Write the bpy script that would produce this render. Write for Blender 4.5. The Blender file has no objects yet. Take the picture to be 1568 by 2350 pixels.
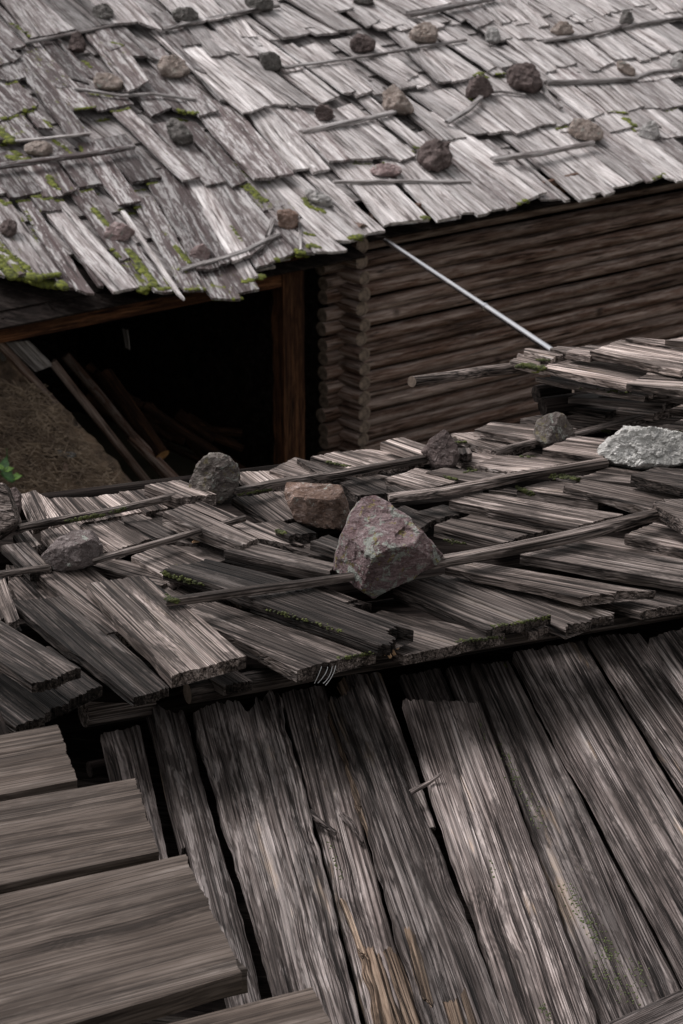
import bpy, bmesh, math, random
from mathutils import Vector, Matrix, noise
R = math.radians
sc = bpy.context.scene
COL = sc.collection
# ------------------------------------------------------------------ camera, world, sun, exposure
PITCH = 19.0          # degrees below the horizon
F = 6000.0            # focal length in sheet units (sheet 1568 x 2350)
CAM = Vector((0.0, 0.0, 8.6))
cd = bpy.data.cameras.new('camera'); cam = bpy.data.objects.new('camera', cd); COL.objects.link(cam)
cam.location = CAM; cam.rotation_euler = (R(90-PITCH), 0, 0)
cd.sensor_fit = 'VERTICAL'; cd.sensor_height = 36.0; cd.lens = 36.0*F/2350.0
cd.clip_start = 0.1; cd.clip_end = 600
cd.dof.use_dof = True; cd.dof.focus_distance = 7.0; cd.dof.aperture_fstop = 13.0
sc.camera = cam
w = bpy.data.worlds.new('World'); sc.world = w; w.use_nodes = True
nt = w.node_tree; nt.nodes.clear()
SUN_EL, SUN_AZ = 58.0, -66.0      # azimuth measured from +Y (view direction) towards +X
sky = nt.nodes.new('ShaderNodeTexSky'); sky.sky_type = 'NISHITA'; sky.sun_disc = False
sky.sun_elevation = R(SUN_EL); sky.sun_rotation = R(SUN_AZ); sky.air_density = 1.0; sky.dust_density = 4.0
hs = nt.nodes.new('ShaderNodeHueSaturation'); hs.inputs['Saturation'].default_value = 0.03
bg = nt.nodes.new('ShaderNodeBackground'); bg.inputs['Strength'].default_value = 0.10
wo = nt.nodes.new('ShaderNodeOutputWorld')
nt.links.new(sky.outputs[0], hs.inputs['Color']); nt.links.new(hs.outputs[0], bg.inputs['Color']); nt.links.new(bg.outputs[0], wo.inputs[0])
sd = bpy.data.lights.new('sun', 'SUN'); sd.energy = 1.5; sd.angle = R(26); sd.color = (1.0, 0.955, 0.95)
sun = bpy.data.objects.new('sun', sd); COL.objects.link(sun)
az, el = R(SUN_AZ), R(SUN_EL)
sdir = Vector((math.sin(az)*math.cos(el), math.cos(az)*math.cos(el), math.sin(el)))
sun.location = (0, 0, 30); sun.rotation_euler = sdir.to_track_quat('Z', 'Y').to_euler()
sc.view_settings.view_transform = 'Standard'; sc.view_settings.look = 'None'
sc.view_settings.exposure = 0.76; sc.view_settings.gamma = 1.0; sc.view_settings.use_curve_mapping = False
sc.cycles.max_bounces = 4; sc.cycles.diffuse_bounces = 2; sc.cycles.glossy_bounces = 2
sc.render.resolution_x = 683; sc.render.resolution_y = 1024

# ------------------------------------------------------------------ survey: sight line -> plane
ct, st = math.cos(R(PITCH)), math.sin(R(PITCH))
def ray(x, y):
    a, b = (x-784)/F, -(y-1175)/F
    return Vector((a, ct + b*st, -st + b*ct))
class Plane:
    def __init__(s, pt, nrm): s.p = pt; s.n = nrm.normalized()
    def at(s, x, y, h=0.0):
        d = ray(x, y)
        return CAM + d*(((s.p + s.n*h - CAM).dot(s.n))/d.dot(s.n))
PHI = R(40)
E = Vector((math.cos(PHI), math.sin(PHI), 0))       # along the eaves
N = Vector((math.sin(PHI), -math.cos(PHI), 0))      # down the roofs, towards the viewer
def roofplane(x, y, z, slope):
    p = CAM + ray(x, y)*z
    fd = Vector((N.x*math.cos(R(slope)), N.y*math.cos(R(slope)), -math.sin(R(slope))))
    n = E.cross(fd)
    if n.z < 0: n = -n
    return Plane(p, n)
FAR = roofplane(835, 545, 25.0, 20)
MID = roofplane(784, 1500, 7.0, 4)
LOW = roofplane(784, 1620, 7.25, 9)
PLT = roofplane(200, 2100, 5.2, 2)
rnd = random.Random(7)

# ------------------------------------------------------------------ materials
def nodes(m):
    m.use_nodes = True; t = m.node_tree; t.nodes.clear()
    o = t.nodes.new('ShaderNodeOutputMaterial'); b = t.nodes.new('ShaderNodeBsdfPrincipled')
    t.links.new(b.outputs[0], o.inputs[0])
    def N_(typ, **kw):
        n = t.nodes.new(typ)
        for k, v in kw.items():
            if k.startswith('_'): setattr(n, k[1:], v)
            else: n.inputs[k.replace('__', ' ')].default_value = v
        return n
    return t, b, N_
def lk(t, a, b): t.links.new(a, b)
def ramp(t, N_, src, stops):
    r = N_('ShaderNodeValToRGB'); el = r.color_ramp.elements
    while len(el) < len(stops): el.new(0.5)
    for e_, (p, c) in zip(el, stops):
        e_.position = p; e_.color = (c, c, c, 1) if not isinstance(c, tuple) else (*c, 1)
    lk(t, src, r.inputs[0]); return r.outputs[0]
def mapped(t, N_, vec, scale):
    m = N_('ShaderNodeMapping'); m.inputs['Scale'].default_value = scale; lk(t, vec, m.inputs[0]); return m.outputs[0]
def noi(t, N_, vec, scale, s=1.0, detail=5, dist=0.0, rough=.6):
    n = N_('ShaderNodeTexNoise', Scale=s, Detail=detail, Distortion=dist, Roughness=rough)
    lk(t, mapped(t, N_, vec, scale), n.inputs['Vector']); return n.outputs['Fac']
def mixc(t, N_, fac, a, b, mode='MIX'):
    m = N_('ShaderNodeMix', _data_type='RGBA', _blend_type=mode)
    for i, v in ((0, fac), (6, a), (7, b)):
        if isinstance(v, (int, float)): m.inputs[i].default_value = v
        elif isinstance(v, tuple): m.inputs[i].default_value = (*v, 1)
        else: lk(t, v, m.inputs[i])
    return m.outputs[2]
def math_(t, N_, op, a, b=0.0, c=0.0):
    m = N_('ShaderNodeMath', _operation=op)
    for i, v in enumerate((a, b, c)):
        if isinstance(v, (int, float)): m.inputs[i].default_value = v
        else: lk(t, v, m.inputs[i])
    return m.outputs[0]
def wood(name, light, mid, dark, stain=(.125, .085, .082), pale=(.46, .44, .435), fine=1.0, rough=.62, bump=.6, bdist=.004, crackw=.40, spec=.45, tan=0.0, rings=260.0, checks=.8, blot=.8, line=.60, near=False):
    """Weathered wood. Object colour: R tone, G moss, B amount of peeling purple-brown skin."""
    m = bpy.data.materials.new(name); t, b, N_ = nodes(m)
    tc = N_('ShaderNodeTexCoord'); oi = N_('ShaderNodeObjectInfo')
    off = N_('ShaderNodeVectorMath', _operation='MULTIPLY_ADD')
    cx = N_('ShaderNodeCombineXYZ'); 
    for i in range(3): lk(t, oi.outputs['Random'], cx.inputs[i])
    lk(t, cx.outputs[0], off.inputs[0]); off.inputs[1].default_value = (37, 53, 71); lk(t, tc.outputs['Object'], off.inputs[2])
    v = off.outputs[0]
    f = fine
    # growth rings: contour lines of a slow field stretched along the board
    vor = N_('ShaderNodeTexVoronoi', Scale=1.0, Randomness=1.0); lk(t, mapped(t, N_, v, (1.9, 4.6, 1.0)), vor.inputs['Vector'])
    knot = ramp(t, N_, vor.outputs['Distance'], [(.03, 1.0), (.13, .0)])
    knotw = ramp(t, N_, vor.outputs['Distance'], [(.0, 1.0), (.32, .0)])
    fld = math_(t, N_, 'MULTIPLY_ADD', knotw, .10, noi(t, N_, v, (.22, 4.5, 4.5), 1, 1, 0, .4))
    ring = math_(t, N_, 'SINE', math_(t, N_, 'MULTIPLY', fld, rings))
    bend = N_('ShaderNodeVectorMath', _operation='ADD'); cb = N_('ShaderNodeCombineXYZ'); lk(t, math_(t, N_, 'MULTIPLY', knotw, .03), cb.inputs[1]); lk(t, v, bend.inputs[0]); lk(t, cb.outputs[0], bend.inputs[1]); vb = bend.outputs[0]
    if near:      # grain that runs the whole length of the board, swinging a little
        sw = N_('ShaderNodeVectorMath', _operation='ADD'); cs = N_('ShaderNodeCombineXYZ')
        lk(t, math_(t, N_, 'MULTIPLY_ADD', noi(t, N_, v, (1.1, 3.5, 3.5), 1, 1), .018, math_(t, N_, 'MULTIPLY', knotw, .014)), cs.inputs[1])
        lk(t, v, sw.inputs[0]); lk(t, cs.outputs[0], sw.inputs[1]); gv = sw.outputs[0]
    else: gv = v
    g1 = noi(t, N_, gv, (.7, 230*f, 190*f) if near else (3.5, 210*f, 170*f), 1, 1, 0)
    g2 = noi(t, N_, gv, (1.1, 52*f, 52*f) if near else (1.1, 46*f, 46*f), 1, 3, .0, .7)
    g3 = noi(t, N_, gv, (1.6, 10, 10) if near else (1.1, 13, 13), 1, 4, .2, .7)
    wts = (.18, .42, .62) if near else (.40, .55, .70)
    s = math_(t, N_, 'MULTIPLY_ADD', g1, wts[0], math_(t, N_, 'MULTIPLY_ADD', g2, wts[1], math_(t, N_, 'MULTIPLY_ADD', g3, wts[2], math_(t, N_, 'MULTIPLY_ADD', ring, .02 if near else .03, .82-.5*sum(wts)))))
    col = ramp(t, N_, s, [(.66, dark), (.77, mid), (.90, light), (.98, pale)])
    dk = ramp(t, N_, noi(t, N_, gv, (2.0, 11, 11) if near else (.9, 8, 8), 1, 5, .3, .78), [(.44, 0.0), (.50, 1.0)])
    col = mixc(t, N_, blot, col, mixc(t, N_, dk, tuple(.36*c for c in mid), col))
    # hard late-wood lines left standing between washed-out grooves
    l1 = ramp(t, N_, math_(t, N_, 'ABSOLUTE', math_(t, N_, 'SUBTRACT', noi(t, N_, gv, (.22, 125*f, 125*f) if near else (1.0, 90*f, 90*f), 1, 1 if near else 2, 0, .6), .5)), [(.0, 1.0), (.065 if near else .055, 0.0)])
    l2 = ramp(t, N_, g1, [(.40, 1.0), (.50, 0.0)] if near else [(.36, 1.0), (.50, 0.0)])
    ln = math_(t, N_, 'MULTIPLY_ADD', l1, line, math_(t, N_, 'MULTIPLY', l2, line*.8))
    col = mixc(t, N_, math_(t, N_, 'MINIMUM', ln, .92), col, tuple(.5*c for c in dark))
    if tan:
        tn = ramp(t, N_, g3, [(.60, 0.0), (.68, 1.0)])
        col = mixc(t, N_, math_(t, N_, 'MULTIPLY', math_(t, N_, 'MULTIPLY', tn, g1), tan*1.8), col, (.36, .24, .14))
    sep = N_('ShaderNodeSeparateColor'); lk(t, oi.outputs['Color'], sep.inputs[0])
    pk = noi(t, N_, v, (5, 36, 36), 1, 3, .5, .75)
    pf = ramp(t, N_, math_(t, N_, 'MULTIPLY_ADD', pk, .75, math_(t, N_, 'MULTIPLY', g3, .55)), [(.66, 0.0), (.705, 1.0)])
    col = mixc(t, N_, sep.outputs[2], col, mixc(t, N_, .22, mixc(t, N_, pf, stain, tuple(.82*c for c in pale)), col))
    col = mixc(t, N_, math_(t, N_, 'MULTIPLY', knot, .8), col, dark)
    # drying checks: thin long lines, a few wide
    ck = noi(t, N_, v, (.3, 24*f, 24*f), 1, 2, 0, .7)
    c1 = ramp(t, N_, math_(t, N_, 'ABSOLUTE', math_(t, N_, 'SUBTRACT', ck, .5)), [(.004, 1.0), (.016, 0.0)])
    c2 = ramp(t, N_, g2, [(crackw-.06, 1.0), (crackw, 0.0)])
    c1 = math_(t, N_, 'MAXIMUM', math_(t, N_, 'MULTIPLY', c1, checks), c2)
    col = mixc(t, N_, math_(t, N_, 'MULTIPLY', c1, .85), col, tuple(.25*c for c in dark))
    tv = N_('ShaderNodeVectorMath', _operation='SCALE'); lk(t, col, tv.inputs[0])
    lk(t, math_(t, N_, 'MULTIPLY', sep.outputs[0], 1.4), tv.inputs['Scale']); col = tv.outputs[0]
    # moss
    mz = noi(t, N_, v, (11, 16, 16), 1, 4, .3, .7)
    thr = math_(t, N_, 'MULTIPLY_ADD', sep.outputs[1], -.36, .80)
    mm = N_('ShaderNodeMapRange'); lk(t, mz, mm.inputs[0]); lk(t, thr, mm.inputs[1]); lk(t, math_(t, N_, 'ADD', thr, .05), mm.inputs[2])
    mcol = mixc(t, N_, g1, (.045, .055, .012), (.17, .18, .02))
    col = mixc(t, N_, mm.outputs[0], col, mcol)
    lk(t, col, b.inputs['Base Color'])
    b.inputs['Roughness'].default_value = rough; b.inputs['Specular IOR Level'].default_value = spec
    h = math_(t, N_, 'MULTIPLY_ADD', c1, -1.2, math_(t, N_, 'MULTIPLY_ADD', l1, -.5, math_(t, N_, 'MULTIPLY_ADD', g1, .7, math_(t, N_, 'MULTIPLY', g2, 1.2))))
    bp = N_('ShaderNodeBump', Strength=bump, Distance=bdist); lk(t, h, bp.inputs['Height']); lk(t, bp.outputs[0], b.inputs['Normal'])
    return m
M_far = wood('silver_shingle_wood', (.60, .56, .555), (.42, .38, .37), (.13, .10, .095), pale=(.70, .665, .66), stain=(.088, .054, .054), fine=.5, bump=.8, bdist=.006, rough=.62, spec=.16, rings=110., checks=.6, blot=.32, line=.42)
M_mid = wood('grey_roof_wood', (.25, .205, .187), (.10, .079, .070), (.016, .012, .0105), pale=(.36, .315, .295), fine=.85, bump=1.0, bdist=.004, rough=.7, spec=.12, tan=.10, rings=380., blot=.8, line=.5, near=True)
M_low = wood('board_wood', (.25, .212, .20), (.115, .092, .085), (.017, .013, .012), pale=(.36, .318, .305), stain=(.03, .024, .022), fine=.8, bump=1.0, bdist=.004, rough=.7, spec=.12, tan=.4, rings=420., blot=.75, line=.58, near=True)
M_plt = wood('platform_wood', (.135, .108, .093), (.078, .060, .050), (.024, .018, .015), pale=(.19, .16, .143), stain=(.032, .027, .025), fine=.8, bump=.5, bdist=.002, rough=.75, spec=.1, crackw=.28, rings=380., checks=.6, blot=.45, line=.38, near=True)
M_log = wood('house_log_wood', (.20, .152, .135), (.115, .072, .056), (.022, .013, .010), pale=(.28, .22, .195), stain=(.085, .034, .018), fine=.5, bump=.5, bdist=.004, rough=.8, spec=.12, rings=60., blot=.5, line=.0)
M_beam = wood('red_brown_beam_wood', (.12, .05, .022), (.055, .023, .012), (.014, .007, .005), pale=(.15, .07, .035), stain=(.05, .02, .01), fine=.5, bump=.4, bdist=.004, rough=.85, spec=.1, rings=160.)
M_dark = wood('dark_wood_and_shade', (.026, .020, .018), (.016, .012, .011), (.008, .006, .005), pale=(.035, .03, .027), fine=.6, bump=.3, bdist=.003, rough=.9, spec=.05)  # near-black, for dark wood and for sheets standing in for gap shade
M_tan = wood('raw_split_wood', (.36, .265, .20), (.22, .152, .108), (.05, .033, .024), pale=(.46, .375, .30), fine=.7, bump=1.0, bdist=.006, rough=.75, spec=.15, rings=300., blot=.35, near=True)
def plain(name, c1, c2, scale=8, rough=.8, bump=.4, bd=.01, metal=0.0):
    m = bpy.data.materials.new(name); t, b, N_ = nodes(m)
    tc = N_('ShaderNodeTexCoord'); n = noi(t, N_, tc.outputs['Object'], (scale,)*3, 1, 7, .2, .65)
    lk(t, mixc(t, N_, ramp(t, N_, n, [(.38, 0.0), (.64, 1.0)]), c1, c2), b.inputs['Base Color'])
    b.inputs['Roughness'].default_value = rough; b.inputs['Metallic'].default_value = metal
    if bump:
        bp = N_('ShaderNodeBump', Strength=bump, Distance=bd); lk(t, n, bp.inputs['Height']); lk(t, bp.outputs[0], b.inputs['Normal'])
    return m
M_moss = plain('moss', (.028, .033, .008), (.15, .165, .018), 25, .95, .8, .01)
M_dirt = plain('dirt', (.045, .03, .02), (.20, .135, .09), 6, .95, 1.0, .08)
M_grass = plain('hillside', (.05, .045, .025), (.12, .10, .06), .8, .95, .6, .05)
M_straw = plain('straw', (.10, .07, .05), (.24, .18, .13), 5, .9, 0)
M_leaf = plain('leaf', (.02, .06, .012), (.05, .13, .03), 30, .5, .2, .002)
M_leafy = plain('young_leaf', (.10, .20, .03), (.16, .28, .05), 30, .5, .2, .002)
M_steel = plain('polished_steel', (.62, .62, .66), (.72, .70, .72), 3, .22, .05, .001, 1.0)
M_wire = plain('wire_steel', (.35, .35, .36), (.5, .5, .5), 30, .35, 0, .001, 1.0)
M_endg = plain('pale_end_grain', (.045, .03, .022), (.20, .15, .118), 16, .85, .6, .01)
M_cut = plain('orange_cut_end', (.16, .075, .02), (.30, .16, .06), 14, .8, .3, .004)
M_fresh = plain('fresh_split_wood', (.24, .12, .05), (.52, .36, .22), 40, .7, .6, .003)
def stone(name, c1, c2, c3, lichen=0.0, yellow=0.0, sc_=1.0, bump=1.0):
    m = bpy.data.materials.new(name); t, b, N_ = nodes(m)
    tc = N_('ShaderNodeTexCoord'); oi = N_('ShaderNodeObjectInfo')
    off = N_('ShaderNodeVectorMath', _operation='ADD'); cx = N_('ShaderNodeCombineXYZ')
    r = math_(t, N_, 'MULTIPLY', oi.outputs['Random'], 40.0)
    for i in range(3): lk(t, r, cx.inputs[i])
    lk(t, tc.outputs['Object'], off.inputs[0]); lk(t, cx.outputs[0], off.inputs[1]); v = off.outputs[0]
    n1 = noi(t, N_, v, (9*sc_,)*3, 1, 7, .8, .68); n2 = noi(t, N_, v, (45*sc_, 45*sc_, 80*sc_), 1, 6, .5, .7); n3 = noi(t, N_, v, (4*sc_,)*3, 1, 4, 1.0)
    c = mixc(t, N_, ramp(t, N_, n1, [(.40, 0.0), (.60, 1.0)]), c1, c2)
    c = mixc(t, N_, ramp(t, N_, n2, [(.52, 0.0), (.68, .85)]), c, c3)
    c = mixc(t, N_, ramp(t, N_, n3, [(.35, .45), (.55, 0.0)]), c, tuple(.4*k for k in c1))
    vein = ramp(t, N_, noi(t, N_, v, (14*sc_, 30*sc_, 14*sc_), 1, 6, 1.5, .7), [(.47, 0.0), (.50, .6), (.53, 0.0)])
    c = mixc(t, N_, vein, c, tuple(.35*k for k in c1))
    if lichen:
        l = ramp(t, N_, noi(t, N_, v, (18*sc_,)*3, 1, 7, .4, .75), [(.615-.09*lichen, 0.0), (.635-.09*lichen, .95)])
        c = mixc(t, N_, l, c, (.30, .31, .28))
        if yellow:
            l2 = ramp(t, N_, noi(t, N_, mapped(t, N_, v, (1.3, 1.1, 1.2)), (24*sc_,)*3, 1, 6, .4, .7), [(.585, 0.0), (.61, yellow)])
            c = mixc(t, N_, l2, c, (.22, .19, .03))
    lk(t, c, b.inputs['Base Color']); b.inputs['Roughness'].default_value = .82; b.inputs['Specular IOR Level'].default_value = .15
    h = math_(t, N_, 'MULTIPLY_ADD', n2, .5, n1)
    bp = N_('ShaderNodeBump', Strength=bump, Distance=.028/sc_); lk(t, h, bp.inputs['Height']); lk(t, bp.outputs[0], b.inputs['Normal'])
    return m
S_purple = stone('purple_stone', (.15, .094, .096), (.30, .22, .225), (.44, .37, .37), .95, .6, bump=1.4)
S_mottle = stone('mottled_stone', (.12, .095, .09), (.22, .19, .17), (.38, .36, .33), .45, .3, 1.4, bump=1.4)
S_red = stone('red_brown_stone', (.13, .078, .058), (.26, .18, .148), (.42, .34, .315), .1, 0, 1.3)
S_pale = stone('pale_stone', (.58, .56, .53), (.72, .70, .67), (.36, .355, .36), 0, 0, 1.0)
S_brown = stone('brown_stone', (.075, .056, .053), (.155, .118, .112), (.29, .24, .23), 0, 0, 1.2)
S_grey = stone('grey_stone', (.08, .074, .068), (.17, .155, .148), (.30, .28, .27), .2, 0, 1.0)
S_tan = stone('tan_stone', (.22, .17, .145), (.37, .31, .28), (.50, .45, .42), .2, 0, 1.0)
S_pink = stone('pink_stone', (.24, .165, .16), (.40, .31, .305), (.52, .46, .45), .1, 0, 1.0)
S_mauve = stone('grey_mauve_stone', (.14, .112, .108), (.24, .20, .195), (.34, .30, .29), .15, 0, 1.3, bump=1.3)
S_white = stone('white_stone', (.33, .31, .30), (.52, .50, .49), (.22, .20, .21), .1, 0, 1.0)

# ------------------------------------------------------------------ tagging helpers
def tag(o, label=None, cat=None, group=None, kind=None):
    if label: o['label'] = label
    if cat: o['category'] = cat
    if group: o['group'] = group
    if kind: o['kind'] = kind
    return o
def empty(name, loc, label, cat, group=None):
    o = bpy.data.objects.new(name, None); o.location = loc; o.empty_display_size = .2; COL.objects.link(o)
    return tag(o, label, cat, group)
def add(name, verts, faces, mat, parent=None, origin=None, mats=None, matidx=None, smooth=None, color=None, frame=None):
    """verts are world points; frame (3x3 columns X,Y,Z) gives the object its own axes so the grain follows it."""
    og = origin if origin is not None else sum((Vector(v) for v in verts), Vector())/len(verts)
    M = frame.to_4x4() if frame is not None else Matrix.Identity(4)
    M.translation = og; Mi = M.inverted()
    me = bpy.data.meshes.new(name); me.from_pydata([Mi @ Vector(v) for v in verts], [], faces)
    for m_ in (mats or [mat]): me.materials.append(m_)
    if matidx: me.polygons.foreach_set('material_index', matidx)
    if smooth is True: me.polygons.foreach_set('use_smooth', [True]*len(faces))
    elif smooth: me.polygons.foreach_set('use_smooth', smooth)
    me.update()
    o = bpy.data.objects.new(name, me); COL.objects.link(o)
    o.matrix_world = M
    if parent is not None:
        o.parent = parent; o.matrix_parent_inverse = Matrix.Translation(-Vector(parent.location))
    o.color = color if color else (.7, 0, 0, 1)
    return o
def lerp(a, b, t): return a + (b-a)*t
nz = noise.noise
def plank(name, TL, TR, BR, BL, th, mat, parent=None, nx=6, ny=4, rag=.01, ragt=None, wob=.006, groove=.0, warp=.006, color=None, seed=None, up=None, cup=0.0, droop=0.0, notch=None):
    """A split board whose top face spans the four corners (top-left, top-right, butt-right, butt-left)."""
    sd_ = seed if seed is not None else rnd.random()*1000
    ragt = rag if ragt is None else ragt
    X = ((BL+BR)*.5-(TL+TR)*.5); Lx = X.length; X.normalize()
    Z = X.cross((TR-TL)+(BR-BL)).normalized()
    upv = up if up is not None else Vector((0, 0, 1))
    if Z.dot(upv) < 0: Z = -Z
    Y = Z.cross(X)
    fr = Matrix((X, Y, Z)).transposed()
    W = ((TR-TL).length+(BR-BL).length)*.5
    top = []; bot = []
    for i in range(nx+1):
        s = i/nx
        for j in range(ny+1):
            q = j/ny
            p = lerp(lerp(TL, TR, q), lerp(BL, BR, q), s)
            xm = s*Lx; ym = q*W
            # ragged ends
            if s > .5: p = p + X*(rag*((s-.5)*2)**4*(nz(Vector((ym*17, sd_, 1)))*1.2 + nz(Vector((ym*120, sd_, 3)))*.8))
            else: p = p - X*(ragt*((.5-s)*2)**4*(nz(Vector((ym*26, sd_, 7)))*1.2 + nz(Vector((ym*85, sd_, 9)))*.7))
            if notch:
                for (qc, qw, dpt, end) in notch:
                    k = max(0.0, 1-abs(q-qc)/qw)
                    if k > 0:
                        kk = min(1.0, k*2.5)
                        if end and s > .5: p = p - X*(dpt*kk*((s-.5)*2)**3)
                        if not end and s < .5: p = p + X*(dpt*kk*((.5-s)*2)**3)
            # wandering edges
            e0 = (1-q)**3; e1 = q**3
            p = p + Y*((e0*(nz(Vector((xm*3.0, sd_, 11)))*wob + nz(Vector((xm*14, sd_, 12)))*wob*.45) + e1*(nz(Vector((xm*3.0, sd_, 15)))*wob + nz(Vector((xm*14, sd_, 17)))*wob*.45)))
            z = warp*nz(Vector((xm*1.4, sd_, 21))) + warp*.6*(q-.5)*nz(Vector((xm*1.2, sd_, 23)))*2 + cup*((q-.5)**2)*4 - droop*s*s
            b_ = p + Z*(z - th*(1+.25*nz(Vector((xm*5, ym*8, sd_)))))
            if groove:
                a1 = nz(Vector((xm*.6+3, ym*105, sd_))); a2 = nz(Vector((xm*.9, ym*150, sd_+5))); a3 = nz(Vector((xm*2, ym*22, sd_+9)))
                z += groove*(a1*.8 + a2*.5 + a3*.7 - 1.6*max(0.0, -a1-.32)*3)
                ed = min(q, 1-q)*W
                z -= groove*1.2*max(0, 1-ed/.008)
            top.append(p + Z*z); bot.append(b_)
    n1 = (nx+1)*(ny+1); V = top+bot; Fc = []; sm = []
    def I(i, j): return i*(ny+1)+j
    for i in range(nx):
        for j in range(ny):
            Fc.append((I(i, j), I(i+1, j), I(i+1, j+1), I(i, j+1))); sm.append(True)
    ring = [(i, 0) for i in range(nx)] + [(nx, j) for j in range(ny)] + [(i, ny) for i in range(nx, 0, -1)] + [(0, j) for j in range(ny, 0, -1)]
    # bottom: one face fan as grid strips across
    for i in range(nx):
        Fc.append((n1+I(i, 0), n1+I(i, ny), n1+I(i+1, ny), n1+I(i+1, 0))); sm.append(False)
    base = len(V)
    for (i, j) in ring: V.append(top[I(i, j)]); V.append(bot[I(i, j)])
    K = len(ring)
    for k in range(K):
        a = base+2*k; b2 = base+2*((k+1) % K)
        Fc.append((a, a+1, b2+1, b2)); sm.append(False)
    return add(name, V, Fc, mat, parent, smooth=sm, color=color, frame=fr)
def batten(name, pts, wd, th, mat, label=None, cat=None, group=None, up=None, seg=5, color=None, parent=None, taper=.8):
    """A lath following pts (bottom centre line), wd wide and th high."""
    sd_ = rnd.random()*1000; upv = (up or Vector((0, 0, 1))).normalized()
    P = []
    for k in range(len(pts)-1):
        for i in range(seg): P.append(lerp(pts[k], pts[k+1], i/seg))
    P.append(pts[-1]); V = []; Fc = []
    X0 = (pts[-1]-pts[0]).normalized(); L = (pts[-1]-pts[0]).length
    prof = [(-.5, 0), (-.52, .6), (-.38, 1), (.05, 1.06), (.40, .98), (.52, .55), (.5, 0)]
    n = len(prof)
    for i, p in enumerate(P):
        t_ = (P[min(i+1, len(P)-1)]-P[max(i-1, 0)]).normalized(); Y = upv.cross(t_).normalized(); Z = t_.cross(Y)
        s = i/(len(P)-1); ww = wd*(1-(1-taper)*s)*(1+.16*nz(Vector((s*L*2.5, sd_, 0)))); hh = th*(1+.2*nz(Vector((s*L*3, sd_, 5))))
        p = p + Y*(wd*.25*nz(Vector((s*L*1.6, sd_, 9)))) + Z*(th*.12*nz(Vector((s*L*2, sd_, 19))))
        for j, (a, b_) in enumerate(prof):
            e_ = 0
            if i in (0, len(P)-1): e_ = wd*.35*nz(Vector((j*1.7, sd_, i)))
            V.append(p + Y*(a*ww) + Z*(b_*hh) + t_*e_)
    for i in range(len(P)-1):
        for j in range(n):
            a = i*n+j; b2 = i*n+(j+1) % n
            Fc.append((a, b2, b2+n, a+n))
    Fc.append(tuple(range(n))[::-1]); Fc.append(tuple(range((len(P)-1)*n, len(P)*n)))
    Y = upv.cross(X0).normalized(); Z = X0.cross(Y)
    o = add(name, V, Fc, mat, parent, frame=Matrix((X0, Y, Z)).transposed(), color=color)
    return tag(o, label, cat, group)
def tube(name, pts, r0, r1, mat, parent=None, sides=12, seg=8, wob=.0, caps=True, endmat=None, color=None, smooth=True, knots=0, oval=1.0):
    sd_ = rnd.random()*1000; P = []
    for k in range(len(pts)-1):
        for i in range(seg): P.append(lerp(pts[k], pts[k+1], i/seg))
    P.append(pts[-1]); X0 = (pts[-1]-pts[0]).normalized()
    ref = Vector((0, 0, 1)) if abs(X0.z) < .9 else Vector((1, 0, 0))
    Y = ref.cross(X0).normalized(); Z = X0.cross(Y); V = []; Fc = []; mi = []; sm = []
    L = (pts[-1]-pts[0]).length
    for i, p in enumerate(P):
        s = i/(len(P)-1); r = lerp(r0, r1, s)
        c = p + (Y*nz(Vector((s*L*1.1, sd_, 0))) + Z*nz(Vector((s*L*1.1, sd_, 4))))*wob*1.2
        for j in range(sides):
            a = 2*math.pi*j/sides
            rr = r*(1 + (wob/r0*.35*nz(Vector((s*L*3+sd_, math.cos(a)*1.2, math.sin(a)*1.2))) if wob else 0))
            V.append(c + Y*(math.cos(a)*rr) + Z*(math.sin(a)*rr*oval))
    for i in range(len(P)-1):
        for j in range(sides):
            Fc.append((i*sides+j, i*sides+(j+1) % sides, (i+1)*sides+(j+1) % sides, (i+1)*sides+j)); mi.append(0); sm.append(smooth)
    if caps:
        b0 = len(V); V += [V[j] for j in range(sides)]; V += [V[(len(P)-1)*sides+j] for j in range(sides)]
        Fc.append(tuple(range(b0, b0+sides))[::-1]); Fc.append(tuple(range(b0+sides, b0+2*sides))); mi += [1 if endmat else 0]*2; sm += [False]*2
    return add(name, V, Fc, mat, parent, mats=[mat, endmat] if endmat else None, matidx=mi if endmat else None, smooth=sm, frame=Matrix((X0, Y, Z)).transposed(), color=color)
_ico = {}
def ico(n):
    if n not in _ico:
        bm = bmesh.new(); bmesh.ops.create_icosphere(bm, subdivisions=n, radius=1)
        _ico[n] = ([v.co.copy() for v in bm.verts], [tuple(v.index for v in f.verts) for f in bm.faces]); bm.free()
    return _ico[n]
CR = Vector((1, 0, 0)); CU = Vector((0, st, ct)); CB = Vector((0, -ct, st))   # right, up, towards the viewer
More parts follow.
